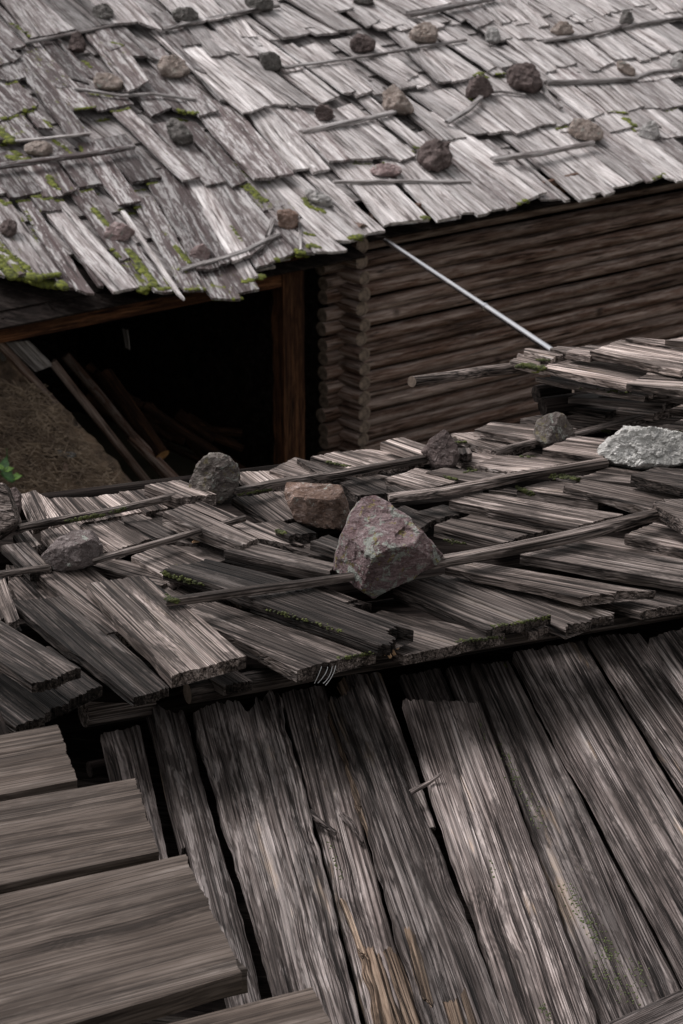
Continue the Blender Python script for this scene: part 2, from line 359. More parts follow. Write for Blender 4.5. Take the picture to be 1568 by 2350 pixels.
def rock(name, ctr, poly, z, depth, mat, label, cat='stone', group=None, sub=4, rough=.05, fronts=(), seed=None, color=None):
    """Broken stone: flat-faced body whose outline follows poly (sheet units round ctr), depth in metres."""
    sd_ = seed if seed is not None else rnd.random()*1000; rr = random.Random(sd_)
    px = z/F; cx = sum(p[0] for p in poly)/len(poly); cy = sum(p[1] for p in poly)/len(poly)
    area = sum(poly[i][0]*poly[(i+1) % len(poly)][1]-poly[(i+1) % len(poly)][0]*poly[i][1] for i in range(len(poly)))
    pl = []
    for i in range(len(poly)):
        a = poly[i]; b = poly[(i+1) % len(poly)]
        ex, ey = (b[0]-a[0])*px, -(b[1]-a[1])*px
        nx_, ny_ = (-ey, ex); l = math.hypot(nx_, ny_)
        if l == 0: continue
        nx_ /= l; ny_ /= l
        o_ = ((a[0]-cx)*px)*nx_ + (-(a[1]-cy)*px)*ny_
        if o_ < 0: nx_, ny_, o_ = -nx_, -ny_, -o_
        pl.append((CR*nx_+CU*ny_, o_))
        for sgn in (1, -1):       # chamfers towards and away from the viewer
            k = rr.uniform(.45, 1.1); v = (CR*nx_+CU*ny_+CB*(sgn*k)); m = v.length
            pl.append((v/m, (o_*rr.uniform(.93, 1.02) + depth*.5*k*rr.uniform(.75, 1.0))/m))
    for (a, b, c, o_) in fronts:
        v = CR*a+CU*b+CB*c; pl.append((v.normalized(), o_))
    if not fronts:
        for k in range(3):
            v = (CB + CR*rr.uniform(-.6, .6) + CU*rr.uniform(-.3, .7)).normalized(); pl.append((v, depth*rr.uniform(.42, .55)))
    pl.append((-CB, depth*.5)); pl.append((CB, depth*.62))
    vs, fs = ico(sub); V = []; size = min((max(p[0] for p in poly)-min(p[0] for p in poly)), (max(p[1] for p in poly)-min(p[1] for p in poly)))*px
    for d in vs:
        r = min(o_/max(1e-6, d.dot(n_)) for n_, o_ in pl if d.dot(n_) > 1e-3)
        q = d*r; f = 3.0/size
        dn = nz(q*f+Vector((sd_, 0, 0)))*1.0 + nz(q*f*2.7+Vector((sd_, 5, 0)))*.55 + nz(q*f*6.5+Vector((sd_, 9, 0)))*.3
        dn -= 1.3*max(0.0, .12-abs(nz(q*f*1.3+Vector((0, sd_, 3)))))*2
        qq = q*f*1.25+Vector((sd_, 2, 7)); ds, ps = noise.voronoi(qq); c_ = ps[0]
        tv_ = Vector((nz(c_*7.3), nz(c_*7.3+Vector((9, 0, 0))), nz(c_*7.3+Vector((0, 9, 0)))))
        qf = q*f*3.3+Vector((1, sd_, 7)); ds2, ps2 = noise.voronoi(qf); c2_ = ps2[0]
        dn = dn*.6 + (qq-c_).dot(tv_)*1.9 + (nz(c2_*5.1)*.55+(qf-c2_).dot(Vector((nz(c2_*7.3), nz(c2_*3.3+Vector((9, 0, 0))), nz(c2_*4.3+Vector((0, 9, 0))))))*.5)
        V.append(ctr + q + d*(dn*rough*size))
    return tag(add(name, V, fs, mat, None, origin=ctr, smooth=False if sub < 4 else None, color=color), label, cat, group)

def depth_of(p): return (p-CAM).dot(Vector((0, ct, -st)))
def crop(ox, oy, s):
    return lambda X, Y: ((ox+X/s)*.57372, (oy+Y/s)*.57372)
cA = crop(0, 0, 1.96); cB = crop(700, 0, 1.96); cC = crop(1400, 0, 1.96); cD = crop(1933, 0, 1.96)
cE = crop(0, 600, 1.96); cF = crop(700, 600, 1.96); cG = crop(1400, 400, 1.96); cH = crop(1933, 400, 1.96)
q = 1568/960
cP = crop(0, 1780, q); cQ = crop(880, 1700, q); cR_ = crop(1773, 1300, q); cS = crop(1773, 1900, q); cT = crop(0, 2260, q); cU = crop(880, 2200, q)
cV = crop(1000, 2600, 1568/1733); cW = crop(0, 2700, 1568/1500)
cI = lambda X, Y: (X, Y)

# ================================================================== the ground
def ground_z(x, y):
    t = max(0.0, min(1.0, (y-9.5)/11.0)); t = t*t*(3-2*t)
    z = 3.0*(1-t) + .15*t
    if y < 9.5: z = 3.0
    z += .25*nz(Vector((x*.15, y*.15, 0))) + .06*nz(Vector((x*.9, y*.9, 4)))
    if y > 34: z += (y-34)*.12
    return z
V = []; Fc = []
xs = [-260, -160, -100, -60, -40, -30, -24]+[-20+i*.8 for i in range(51)]+[24, 30, 40, 60, 100, 160, 260]
ys = [-260, -120, -50, -20, -8]+[-2+i*.8 for i in range(50)]+[42, 50, 65, 90, 140, 220, 320]
for y in ys:
    for x in xs: V.append(Vector((x, y, ground_z(x, y))))
n = len(xs)
for j in range(len(ys)-1):
    for i in range(n-1): Fc.append((j*n+i, j*n+i+1, (j+1)*n+i+1, (j+1)*n+i))
tag(add('ground', V, Fc, M_grass, origin=Vector((0, 0, 0)), smooth=True), kind='structure')

# ================================================================== the log house across the yard
house = empty('log_house', FAR.at(835, 560) - Vector((0, 0, 5)), 'long log house across the yard under a silvery shingle roof weighted with stones', 'house')
UF = FAR.n
fdF = E.cross(UF); fdF = fdF if fdF.z < 0 else -fdF
def far_shingle(X0, Y0, X1, Y1, L, m, cfn, tone=None, skin=None, moss=0.0, extra=0.0):
    l = math.hypot(1, m); dx, dy = -L/l, -L*m/l
    a = cfn(X0, Y0); b = cfn(X1, Y1); c = cfn(X0+dx, Y0+dy); d = cfn(X1+dx, Y1+dy)
    TL = FAR.at(*c); TR = FAR.at(*d); Lw = (FAR.at(*a)-TL).length
    # run the hidden head further up under the next course
    ext = 1 + .28/Lw
    BL0, BR0 = FAR.at(*a), FAR.at(*b)
    h = .032 + .045*Lw*ext + rnd.uniform(-.004, .006) + extra
    BL, BR = FAR.at(*a, h), FAR.at(*b, h)
    TL = BL0 + (TL-BL0)*ext + UF*.022; TR = BR0 + (TR-BR0)*ext + UF*.022
    if rnd.random() < .5: TL, TR = TL+(TR-TL)*rnd.uniform(-.04, .06), TR
    x, y = a
    pz = max(0, min(1, (640-x + max(0, y-330)*.7)/330))*max(0, min(1, (y-10)/150))      # the old mossy left part has lost less of its skin
    t = tone if tone is not None else rnd.choice([.52, .6, .66, .7, .74, .78, .84]) * (1.0 if pz < .3 else rnd.uniform(.46, .78))
    s_ = skin if skin is not None else min(1, max(0, (pz*1.3 + (.55 if rnd.random() < .10 else 0) + rnd.uniform(-.25, .02))))
    mo = moss if moss else max(0.0, rnd.uniform(-.25, .25) + pz*.42*(1 if y > 330 or x < 250 else .5))
    th = rnd.uniform(.022, .032)
    return plank('shingle', TL, TR, BR, BL, th, M_far, house, nx=10, ny=6, rag=.013, ragt=.0, wob=.014, warp=.012, color=(t, mo, s_, 1), up=UF, cup=rnd.uniform(-.006, .012))
rows = []
def S(cfn, dm, txt, **kw):
    for r_ in txt.split(';'):
        v = [float(t) for t in r_.replace(',', ' ').split()]
        if not v: continue
        rows.append((v[:4], v[4], v[5] if len(v) > 5 else dm, cfn, kw))
S(cA, 1.15, "-60 600 60 630 350; 60 632 205 603 300; -40 520 100 475 300 .9; 100 490 165 440 300 .9; -60 960 45 935 300 .9; 45 930 200 858 260 .9; 200 870 305 822 300 1.0;"
   "570 860 755 845 560 1.1; 765 865 900 840 380 1.1; 900 840 1045 812 320 1.1; 545 1060 705 1050 680 1.25; 440 690 560 680 330 1.1; 555 612 700 652 340 1.15; 700 600 745 620 300 1.1;"
   "1010 435 1180 435 380 .85; 1180 450 1262 470 450 .85; 90 380 200 360 420 .95; 200 330 240 320 300 1.1; 240 290 360 275 300 1.2; 360 275 480 250 400 1.15; 480 250 600 225 380 1.0;"
   "600 240 800 200 500 .85; 800 195 900 185 450 .9; 900 185 1100 170 520 .9; 1100 175 1270 235 700 1.0; 1190 905 1350 842 280 1.15; 300 1000 420 1010 300 1.2; -80 1080 60 1100 300 1.3; 60 1110 190 1095 330 1.3; 190 1090 330 1080 350 1.2")
S(cA, 1.15, "1010 725 1175 632 600 1.25", tone=.62, skin=.75, extra=.03); S(cA, 1.15, "880 395 980 352 330 1.0", extra=.02)
S(cB, .8, "150 540 250 580 520 1.0; 40 360 205 345 220 .9; 290 440 410 425 300 1.05; 400 400 515 412 330 .7; 560 430 665 425 360 .85; 520 287 650 285 200 1.2; 600 362 685 355 180 .8;"
   "750 312 825 315 300 .7; 850 292 990 277 360 .75; 990 268 1065 250 350 .6; 990 217 1115 210 360 .6; 1115 268 1290 252 290 .5; 1280 240 1460 217 620 .6; 1250 95 1400 62 380 .6;"
   "70 190 250 165 500 1.0; 250 165 430 128 480 .9; 430 130 560 90 430 1.0; 560 90 700 70 400 .9; 350 780 485 800 460 1.05; 700 835 760 832 740 .8; 765 812 910 822 680 .72; 910 835 955 827 640 .72;"
   "985 820 1140 832 820 .72; 1150 810 1295 740 520 .72; 1320 735 1420 717 460 .72; -10 862 190 905 300 1.0; 840 560 1000 545 330 .75; 640 420 720 420 260 .75")
S(cB, .95, "530 890 700 832 820 .85", tone=.86, skin=0.0); S(cB, 1.0, "190 905 345 862 520 1.05", tone=.55, skin=.8)
S(cC, .75, "-30 732 45 720 330; 55 745 190 702 430; 195 735 265 730 380; 400 695 545 662 500 .65; 545 690 635 657 400 .7; 690 640 800 637 470 .95; 800 637 940 612 460 .85;"
   "950 602 1060 572 480 .65; 1085 547 1152 522 520 .65; 1130 587 1230 572 330 .7; 1190 532 1290 512 480 .62; -20 245 90 217 300 .5; 130 215 235 165 300; 230 232 330 217 320 .6; 330 207 420 187 380 .6;"
   "400 237 490 217 330 .6; 490 217 560 207 420 .6; 650 227 740 202 330 .5; 800 192 875 187 230 .5; 700 180 800 165 260 .6; 880 165 960 132 240 .6; 1000 222 1135 160 280 .8; 1190 182 1310 157 380 .85; 1300 192 1415 172 380;"
   "1170 322 1280 292 330 .62; 440 95 630 62 380 .55; 620 60 800 20 300 .5; 1380 90 1500 70 300 .7; 1040 45 1160 10 250 .7", )
S(cC, .6, "455 627 540 582 420 .6", extra=.02)
S(cD, .72, "435 212 525 192 430 .87; 465 132 540 102 330 .6; 650 132 725 107 380 .55; 810 152 880 127 430 .55; 725 172 780 160 180 .6; 780 175 860 160 300 .6; 880 240 985 225 330 .6; 935 122 1020 82 380 .6; 1020 95 1090 80 300 .55; 1090 77 1175 62 330 .5; 1195 47 1310 32 230 .6;"
   "1320 70 1375 55 260 .6; 1420 102 1520 87 330 .8; 1560 70 1660 55 330 .7; 490 567 580 542 520 .75; 570 517 665 522 480 .75; 670 517 740 492 480 .7; 680 562 770 562 330 .7; 850 557 930 547 380 .75; 925 522 1030 482 430; 1040 467 1100 457 380;"
   "1100 462 1230 437 380; 1230 480 1310 470 380; 1310 457 1385 442 420 .6; 1390 417 1470 387 430 .6; 1475 407 1570 387 430 .6; 1570 392 1720 362 430 .6; 985 225 1100 205 380 .55; 1180 205 1290 190 330 .5; 1290 190 1420 170 330 .5;"
   "1420 170 1560 150 330 .5; 1560 150 1700 130 330 .5; 480 645 600 630 330 .6; 600 640 812 627 330 .65; 812 640 1030 610 330 .65; 1030 640 1200 620 330 .65; 1200 640 1360 625 330 .65; 1360 620 1520 590 330 .6; 1520 590 1700 570 330 .6; 280 300 420 290 380 .7; 420 310 560 300 380 .7; 560 300 720 285 380 .7; 720 290 860 275 300 .6")
S(cE, 1.25, "-60 345 62 340 230; 75 382 330 332 250 1.2; 340 367 500 357 280 1.2; 505 345 605 302 220 1.2; 625 287 800 257 230 1.15; 930 427 1105 402 430 1.4; 1040 250 1270 207 280 1.1; -60 962 40 990 280 1.2;"
   "600 1095 740 1130 780 1.45; 770 1055 815 1060 380 1.3; 1215 1105 1350 1112 880 1.25; 480 1075 600 1080 420 1.3; 940 870 1010 850 500 1.3; 330 480 480 470 260 1.2")
S(cE, 1.25, "150 975 240 960 320 1.0", moss=.9); S(cE, 1.1, "1090 1095 1192 1080 640 1.4", moss=.75); S(cE, 1.3, "250 1007 485 982 600 1.35", tone=.55, skin=.5)
S(cE, 1.12, "890 1115 1090 1075 900 1.12", tone=.72, skin=.45); S(cE, 1.4, "1380 1110 1450 1165 700 1.4", tone=.85, skin=.1); S(cE, 1.0, "1430 245 1565 215 820 .95", tone=.66, skin=.6)
S(cF, 1.6, "70 1100 255 1097 700 1.68; 290 1167 525 1162 350 1.5; 480 1122 660 1087 300 1.5; 640 925 800 867 330 1.4; 180 940 350 922 740 1.7; 350 902 450 872 790 1.65;"
   "590 832 700 742 740 1.55; 700 742 830 662 430 1.1; 240 272 400 242 480 1.05; 455 277 575 237 480 1.1; 925 152 1100 137 520 1.15; 1085 167 1215 147 520 1.1; 1210 87 1405 77 640 .95; 1405 67 1560 62 600 .85;"
   "1100 800 1350 797 740 .85; 1200 700 1382 707 740 .85; 1385 707 1510 657 690 .85; 800 860 960 792 300 1.3; 960 800 1100 800 560 1.0")
S(cF, 1.5, "535 1017 655 982 300 1.5; 450 872 590 822 820 1.65", tone=.82, skin=.25); S(cF, 1.1, "620 232 930 187 640 1.1", tone=.66, skin=.85, extra=.03)
S(cF, 1.2, "700 480 860 430 330 1.1; 860 560 1000 520 400 1.0", tone=.45, moss=.6)
S(cG, .8, "140 1045 270 1025 600 .9; 270 985 305 970 640 1.2; 690 940 870 905 640 1.0; 880 882 1000 877 640 .85; 1000 905 1105 872 660 .8; 1115 857 1230 842 720 .8; 1230 862 1365 807 760 .8;"
   "-30 467 30 472 330; 35 457 290 442 430 .75; 300 442 395 472 480 .75; 395 472 520 427 480 .75; 540 400 620 362 460; 700 322 745 302 340; 745 312 830 302 480; 830 297 910 287 480 .65; 930 270 1090 258 400 .65; 1090 267 1210 242 400 .65; 1210 242 1270 247 400 .7; 1310 262 1500 192 520 .75")
S(cG, .95, "300 962 625 927 660 .95", tone=.84, skin=0.0); S(cG, .72, "1375 787 1540 712 900 .72", tone=.8, skin=0, extra=.03)
S(cH, .75, "450 782 610 772 560 .8; 650 782 680 777 420 .8; 765 782 880 757 720 .8; 850 737 920 722 680 .8; 955 742 1035 712 720; 1020 687 1150 662 720; 1160 657 1255 627 820; 1440 612 1520 627 900 .72; 1520 642 1700 602 900 .72; 1700 602 1850 572 900 .72;"
   "455 192 580 187 500; 590 207 735 162 480; 935 132 985 117 240 .8; 985 97 1140 102 500 .8; 1145 87 1270 42 460 .8; 1275 57 1400 62 460; 1405 72 1545 42 500; 1545 37 1700 22 460; 610 250 700 240 300 .8; 1000 250 1200 200 520 .75; 1200 230 1400 210 520 .75; 1400 300 1600 280 520 .72; 1600 280 1760 250 600 .72")
S(cH, .72, "1290 637 1435 582 820 .72", tone=.6, skin=.5); S(cH, .8, "820 152 950 97 500 .8", tone=.84, skin=0)
for (c4, L, m, fn, kw) in rows: far_shingle(*c4, L, m, fn, **kw)
print('far shingles', len(rows))

# courses of shingles under and beyond the traced ones, up to the ridge
def roof_uv(p):
    o = FAR.at(835, 545); d = p-o; return d.dot(E), d.dot(fdF)
EAVE = FAR.at(835, 545)
LEFT = [(-200, 640), (0, 640), (200, 655), (430, 668), (545, 668), (600, 630), (690, 580), (790, 556), (840, 528), (900, 496), (1240, 432), (1568, 372), (1800, 335)]
evs = [roof_uv(FAR.at(*p)) for p in LEFT]
def eave_v(u):
    if u <= evs[0][0]: return evs[0][1]
    for (a, va), (b, vb) in zip(evs, evs[1:]):
        if u <= b: return va + (vb-va)*(u-a)/(b-a)
    return evs[-1][1]
US = []; under_v = []; under_f = []
def under(u0, u1, v0, v1, h0, h1, th=.025):
    b = len(under_v)
    for (u, v, h) in ((u0, v0, h0), (u1, v0, h0), (u1, v1, h1), (u0, v1, h1)):
        under_v.append(EAVE+E*u+fdF*v+UF*h)
    for (u, v, h) in ((u0, v0, h0), (u1, v0, h0), (u1, v1, h1), (u0, v1, h1)):
        under_v.append(EAVE+E*u+fdF*v+UF*(h-th))
    under_f.extend([(b, b+1, b+2, b+3), (b+7, b+6, b+5, b+4), (b, b+4, b+5, b+1), (b+1, b+5, b+6, b+2), (b+2, b+6, b+7, b+3), (b+3, b+7, b+4, b)])
UMIN, UMAX, VTOP = -6.0, 8.5, -9.5
v = -.0
while v > VTOP:
    u = UMIN
    while u < UMAX:
        wd = rnd.uniform(.12, .26); vv = v + rnd.uniform(-.06, .06)
        ve = eave_v(u+wd/2)-.05
        inside = -5.0 < v
        hb = (-.012 if inside else .03) + rnd.uniform(-.006, .004)
        if vv < ve: under(u+.004, u+wd-.004, vv-1.1, vv, hb-.05, hb)
        u += wd
    if v == 0.0:        # the deeper left eave
        u = UMIN
        while u < .2:
            wd = rnd.uniform(.14, .26); ve = eave_v(u+wd/2)-.06
            if ve > .02: under(u+.004, u+wd-.004, ve-1.0, ve, -.065, -.016)
            u += wd
    v -= rnd.uniform(.5, .62)
so = add('shingle', under_v, under_f, M_far, house, origin=EAVE, color=(.5, .1, .15, 1), frame=Matrix((fdF, E.cross(fdF)*-1 if False else UF.cross(fdF), UF)).transposed())
so['kind'] = 'stuff'
# dark sheets added below the shingles to block light through the roof
def slab(name, plane_pt, ax, ay, u0, u1, v0, v1, th, mat, parent, color=None):
    nn = ax.cross(ay).normalized(); P = []
    for h in (0, -th):
        for (u, v) in ((u0, v0), (u1, v0), (u1, v1), (u0, v1)): P.append(plane_pt+ax*u+ay*v+nn*(h if nn.z > 0 or abs(nn.z) < 1e-6 else -h))
    return add(name, P, [(0, 1, 2, 3), (7, 6, 5, 4), (0, 4, 5, 1), (1, 5, 6, 2), (2, 6, 7, 3), (3, 7, 4, 0)], mat, parent, color=color)
slab('roof_light_block', EAVE-UF*.10, E, fdF, UMIN, UMAX, VTOP, -.08, .03, M_dark, house)
slab('roof_light_block', EAVE-UF*.115, E, fdF, UMIN, -.05, -.5, .14, .02, M_dark, house)
# ridge and the far slope, out of the picture
ridge = EAVE+fdF*VTOP
back = Vector((-fdF.x, -fdF.y, fdF.z))
slab('roof_slope', ridge+UF*.0, E, back, UMIN, UMAX, 0, 8, .08, M_far, house, color=(.6, .1, .2, 1))

# front wall of stacked logs
W0 = EAVE - N*.34; W0.z = EAVE.z
WALL = Plane(W0, N)
def on_wall(x, y, off=0.0): return Plane(W0+N*off, N).at(x, y)
LY = [548, 577, 616, 651, 690, 726, 759, 792, 828, 861, 894, 926, 957, 990, 1019, 1050, 1082]
LY = [568, 604, 640, 676, 710, 744, 778, 811, 844, 877, 909, 941, 973, 1004, 1035, 1066, 1097]
pl_left = on_wall(738, 700)
uL = (pl_left-W0).dot(E)
for i, y in enumerate([533]+LY+[1128, 1160, 1192, 1224]):
    z = on_wall(836, y-9).z
    a = W0+E*(uL+rnd.uniform(-.02, .03)); b = W0+E*8.2; a.z = b.z = z; a.z += rnd.uniform(-.012, .012); b.z += rnd.uniform(-.02, .02)
    tube('log', [a, b], .0745, .073, M_log, house, sides=16, seg=44, wob=.006, endmat=M_endg, color=(rnd.uniform(.6, .95), 0, rnd.uniform(0, .35), 1), oval=.95)
    # end of the cross-wall log, notched over the front wall
    zz = z + .072 + rnd.uniform(-.008, .008); c = on_wall(784, y); c = W0+E*(c-W0).dot(E); c.z = zz
    ln = rnd.uniform(.30, .36); r = rnd.uniform(.068, .080)
    tube('log', [c-N*3.5, c+N*ln], r, r, M_log, house, sides=16, seg=26, wob=.008, endmat=M_endg, color=(rnd.uniform(.6, .9), 0, .2, 1), oval=rnd.uniform(.9, 1.02))
# a trimmed plate under the eave
a = W0+E*(uL+.55)+N*.09; b = W0+E*8.2+N*.09; a.z = b.z = on_wall(835, 545).z+.11
batten('wall_plate', [a, b], .07, .15, M_log, parent=house, color=(.75, 0, .7, 1), seg=20, taper=1.0)
# side and back walls close the house
def wallbox(name, p0, p1, ztop, zbot, th, mat, parent, color=None):
    d = (p1-p0).normalized(); nn = Vector((-d.y, d.x, 0))*th*.5; P = []
    for z in (zbot, ztop):
        for s_, p in ((1, p0), (1, p1), (-1, p1), (-1, p0)): P.append(Vector((p.x, p.y, z))+nn*s_)
    return add(name, P, [(0, 1, 2, 3), (7, 6, 5, 4), (0, 4, 5, 1), (1, 5, 6, 2), (2, 6, 7, 3), (3, 7, 4, 0)], mat, parent, color=color)
zt = EAVE.z
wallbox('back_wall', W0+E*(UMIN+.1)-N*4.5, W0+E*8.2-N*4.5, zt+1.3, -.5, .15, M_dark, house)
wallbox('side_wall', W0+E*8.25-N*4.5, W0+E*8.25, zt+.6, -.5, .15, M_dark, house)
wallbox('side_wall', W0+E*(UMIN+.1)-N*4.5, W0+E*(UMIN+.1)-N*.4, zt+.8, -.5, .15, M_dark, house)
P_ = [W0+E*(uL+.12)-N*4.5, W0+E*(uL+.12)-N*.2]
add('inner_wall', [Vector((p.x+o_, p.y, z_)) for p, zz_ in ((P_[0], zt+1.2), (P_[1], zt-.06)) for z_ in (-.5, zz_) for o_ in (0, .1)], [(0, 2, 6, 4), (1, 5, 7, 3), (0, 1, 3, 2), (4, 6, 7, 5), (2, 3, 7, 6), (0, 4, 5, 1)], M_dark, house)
# open bay: post and the two long beams
FR = Plane(W0+N*.30, N)
def upright(name, x0, x1, y0, y1, pl, th, mat, parent, color):
    a, b = pl.at(x0, y0), pl.at(x1, y0); c, d = pl.at(x1, y1), pl.at(x0, y1)
    c.x, c.y = b.x, b.y; d.x, d.y = a.x, a.y; b.z = a.z; c.z = d.z
    return plank(name, a, b, c, d, th, mat, parent, nx=30, ny=6, rag=0, wob=.006, warp=.01, up=N, color=color)
upright('post', 650, 698, 578, 1260, FR, .17, M_beam, house, (.5, 0, .5, 1))
fb = Plane(W0+N*.275, N)
def beam_on(x0, y0, x1, y1, hpx, pl, th, color, mat=M_beam):
    a, b = pl.at(x0, y0), pl.at(x1, y1); z = (a.z+b.z)/2; h = hpx/F*depth_of(b)
    TL, TR = Vector((a.x, a.y, z+h*.5)), Vector((a.x, a.y, z-h*.5)); BR, BL = Vector((b.x, b.y, z-h*.5)), Vector((b.x, b.y, z+h*.5))
    return plank('beam', TL, TR, BR, BL, th, mat, house, nx=30, ny=5, rag=0, wob=.006, warp=.008, up=N, color=color)
beam_on(-160, 790, 650, 652, 33, fb, .14, (.8, 0, .3, 1))
beam_on(-160, 752, 640, 612, 30, Plane(W0+N*.20, N), .12, (.42, 0, .8, 1))
for k in range(9):          # rafter ends under the deep eave
    u = -4.6+k*.52
    a = EAVE+E*u+fdF*(-1.2)-UF*.15; b = EAVE+E*u+fdF*(.02)-UF*.15
    tube('rafter', [a, b], .05, .045, M_dark, house, sides=8, seg=3)

from mathutils.bvhtree import BVHTree
def bvh_of(objs):
    vv = []; ff = []
    for o in objs:
        b = len(vv); M_ = o.matrix_world
        vv += [M_ @ v_.co for v_ in o.data.vertices]; ff += [tuple(b+i for i in p.vertices) for p in o.data.polygons]
    return BVHTree.FromPolygons(vv, ff)
FB = bvh_of([o for o in COL.objects if o.type == 'MESH' and o.name.startswith('shingle')])
def roof_top(p, up, T):
    h_ = T.ray_cast(p+up*.6, -up, .75)
    return h_[0]
# moss hanging on courses and in the gaps of the roof
mv = []; mf = []
iv, iff = ico(2)
def moss_blob(p, r, up, flat=.55):
    s_ = rnd.random()*100; b = len(mv)
    t1 = up.cross(Vector((.3, .5, .1))).normalized(); t2 = up.cross(t1)
    for d in iv:
        k = r*(1+.55*nz(d*1.7+Vector((s_, 0, 0))))
        mv.append(p + t1*d.x*k + t2*d.y*k + up*d.z*k*flat)
    for f in iff: mf.append(tuple(b+i for i in f))
def moss_line(fn, pts, n_, r, h=.05, spread=6):
    for k in range(int(n_*1.7)):
        t = rnd.random()*(len(pts)-1); i = min(int(t), len(pts)-2); f = t-i
        x = lerp(pts[i][0], pts[i+1][0], f)+rnd.gauss(0, spread*.5); y = lerp(pts[i][1], pts[i+1][1], f)+rnd.gauss(0, spread*.5)
        p = FAR.at(*fn(x, y), .08); g = roof_top(p, UF, FB)
        moss_blob(g-UF*.004 if g is not None else FAR.at(*fn(x, y), h-.02), r*rnd.uniform(.7, 1.7), UF, .45)
moss_line(cE, [(1000, 790), (1060, 860), (1100, 930), (1160, 1000), (1230, 1105)], 80, .028, .07, 9)
moss_line(cE, [(740, 440), (800, 520), (850, 590)], 26, .022, .06, 6)
moss_line(cE, [(790, 690), (860, 760), (930, 850)], 26, .018, .07, 5)
moss_line(cE, [(1090, 1105), (1190, 1085)], 26, .022, .06, 8); moss_line(cE, [(1240, 1112), (1350, 1110)], 22, .02, .06, 5)
moss_line(cE, [(0, 880), (60, 960), (100, 1000)], 44, .032, .06, 16); moss_line(cE, [(0, 740), (100, 800), (230, 960)], 34, .02, .09, 7)
moss_line(cE, [(130, 990), (240, 1010), (340, 1040), (520, 1070)], 80, .036, .03, 16); moss_line(cE, [(250, 1010), (470, 985)], 24, .02, .06, 5)
moss_line(cE, [(390, 180), (400, 240), (470, 300)], 30, .022, .04, 12); moss_line(cE, [(80, 20), (180, 60), (240, 40)], 40, .026, .05, 16)
moss_line(cE, [(340, 370), (500, 362)], 16, .018, .06, 4); moss_line(cE, [(80, 385), (330, 340)], 22, .018, .06, 4); moss_line(cE, [(640, 290), (800, 262)], 16, .014, .05, 4); moss_line(cE, [(950, 430), (1105, 410)], 18, .016, .06, 4); moss_line(cE, [(1050, 252), (1270, 212)], 18, .013, .05, 4)
moss_line(cE, [(1200, 900), (1260, 980), (1320, 1080)], 26, .014, .07, 6); moss_line(cE, [(1380, 740), (1420, 800), (1490, 870)], 30, .02, .07, 8); moss_line(cE, [(880, 450), (960, 560), (980, 600)], 18, .014, .06, 5)
moss_line(cA, [(0, 1000), (80, 1090), (160, 1176)], 50, .026, .06, 16); moss_line(cA, [(340, 920), (440, 1030), (480, 1060)], 26, .016, .06, 8); moss_line(cA, [(480, 1080), (570, 1170)], 24, .016, .06, 8)
moss_line(cA, [(20, 925), (200, 870), (290, 830)], 26, .018, .05, 6); moss_line(cA, [(60, 635), (200, 612)], 14, .014, .06, 4); moss_line(cA, [(640, 420), (720, 490)], 14, .018, .05, 6)
moss_line(cA, [(580, 870), (750, 852)], 16, .014, .05, 4); moss_line(cA, [(770, 875), (1040, 825)], 24, .015, .05, 4); moss_line(cA, [(700, 720), (980, 745)], 24, .014, .06, 6); moss_line(cA, [(1370, 860), (1560, 890)], 26, .018, .04, 8)
moss_line(cF, [(10, 740), (60, 820), (110, 880)], 30, .018, .07, 6); moss_line(cF, [(800, 860), (960, 800), (1040, 830)], 40, .024, .03, 9); moss_line(cF, [(540, 1025), (650, 1000), (700, 985)], 34, .02, .04, 7)
moss_line(cF, [(80, 1108), (250, 1105)], 16, .014, .05, 4); moss_line(cF, [(300, 1172), (520, 1165)], 26, .014, .05, 4); moss_line(cF, [(1020, 360), (1060, 430), (1180, 480)], 40, .02, .07, 14); moss_line(cF, [(1010, 650), (1090, 670)], 16, .018, .09, 6); moss_line(cF, [(1040, 760), (1120, 780)], 24, .018, .05, 12)
moss_line(cF, [(1370, 700), (1460, 690)], 26, .022, .02, 8); moss_line(cF, [(440, 600), (520, 740)], 20, .012, .06, 5); moss_line(cF, [(30, 940), (80, 960)], 10, .018, .12, 6)
moss_line(cF, [(560, 260), (640, 330), (700, 400)], 40, .02, .05, 22); moss_line(cE, [(0, 350), (60, 400)], 14, .02, .05, 8); moss_line(cE, [(200, 440), (260, 560), (300, 700)], 22, .012, .05, 8); moss_line(cE, [(130, 420), (190, 540)], 16, .014, .05, 8); moss_line(cA, [(100, 160), (200, 240), (240, 290)], 22, .016, .05, 12); moss_line(cA, [(640, 1100), (660, 1170)], 10, .014, .05, 6); moss_line(cA, [(860, 330), (960, 370)], 12, .014, .05, 6); moss_line(cG, [(480, 375), (550, 385)], 14, .02, .04, 6); moss_line(cG, [(40, 470), (270, 465)], 16, .012, .05, 4); moss_line(cG, [(560, 930), (620, 925)], 12, .02, .03, 6); moss_line(cG, [(1310, 835), (1400, 815)], 12, .015, .03, 4)
moss_line(cC, [(960, 595), (1050, 565), (1100, 575)], 26, .017, .05, 7); moss_line(cC, [(1150, 575), (1220, 570)], 14, .015, .05, 5); moss_line(cC, [(920, 720), (990, 780)], 16, .016, .08, 7); moss_line(cH, [(1100, 140), (1190, 220)], 24, .02, .05, 10); moss_line(cH, [(980, 95), (1140, 105)], 14, .014, .04, 4); moss_line(cH, [(590, 210), (700, 190)], 14, .015, .03, 4); moss_line(cH, [(1330, 630), (1430, 590)], 14, .014, .04, 4)
moss_line(cH, [(1440, 80), (1540, 50)], 12, .013, .04, 4)
mo = add('moss', mv, mf, M_moss, house, origin=EAVE, smooth=True); mo['kind'] = 'stuff'

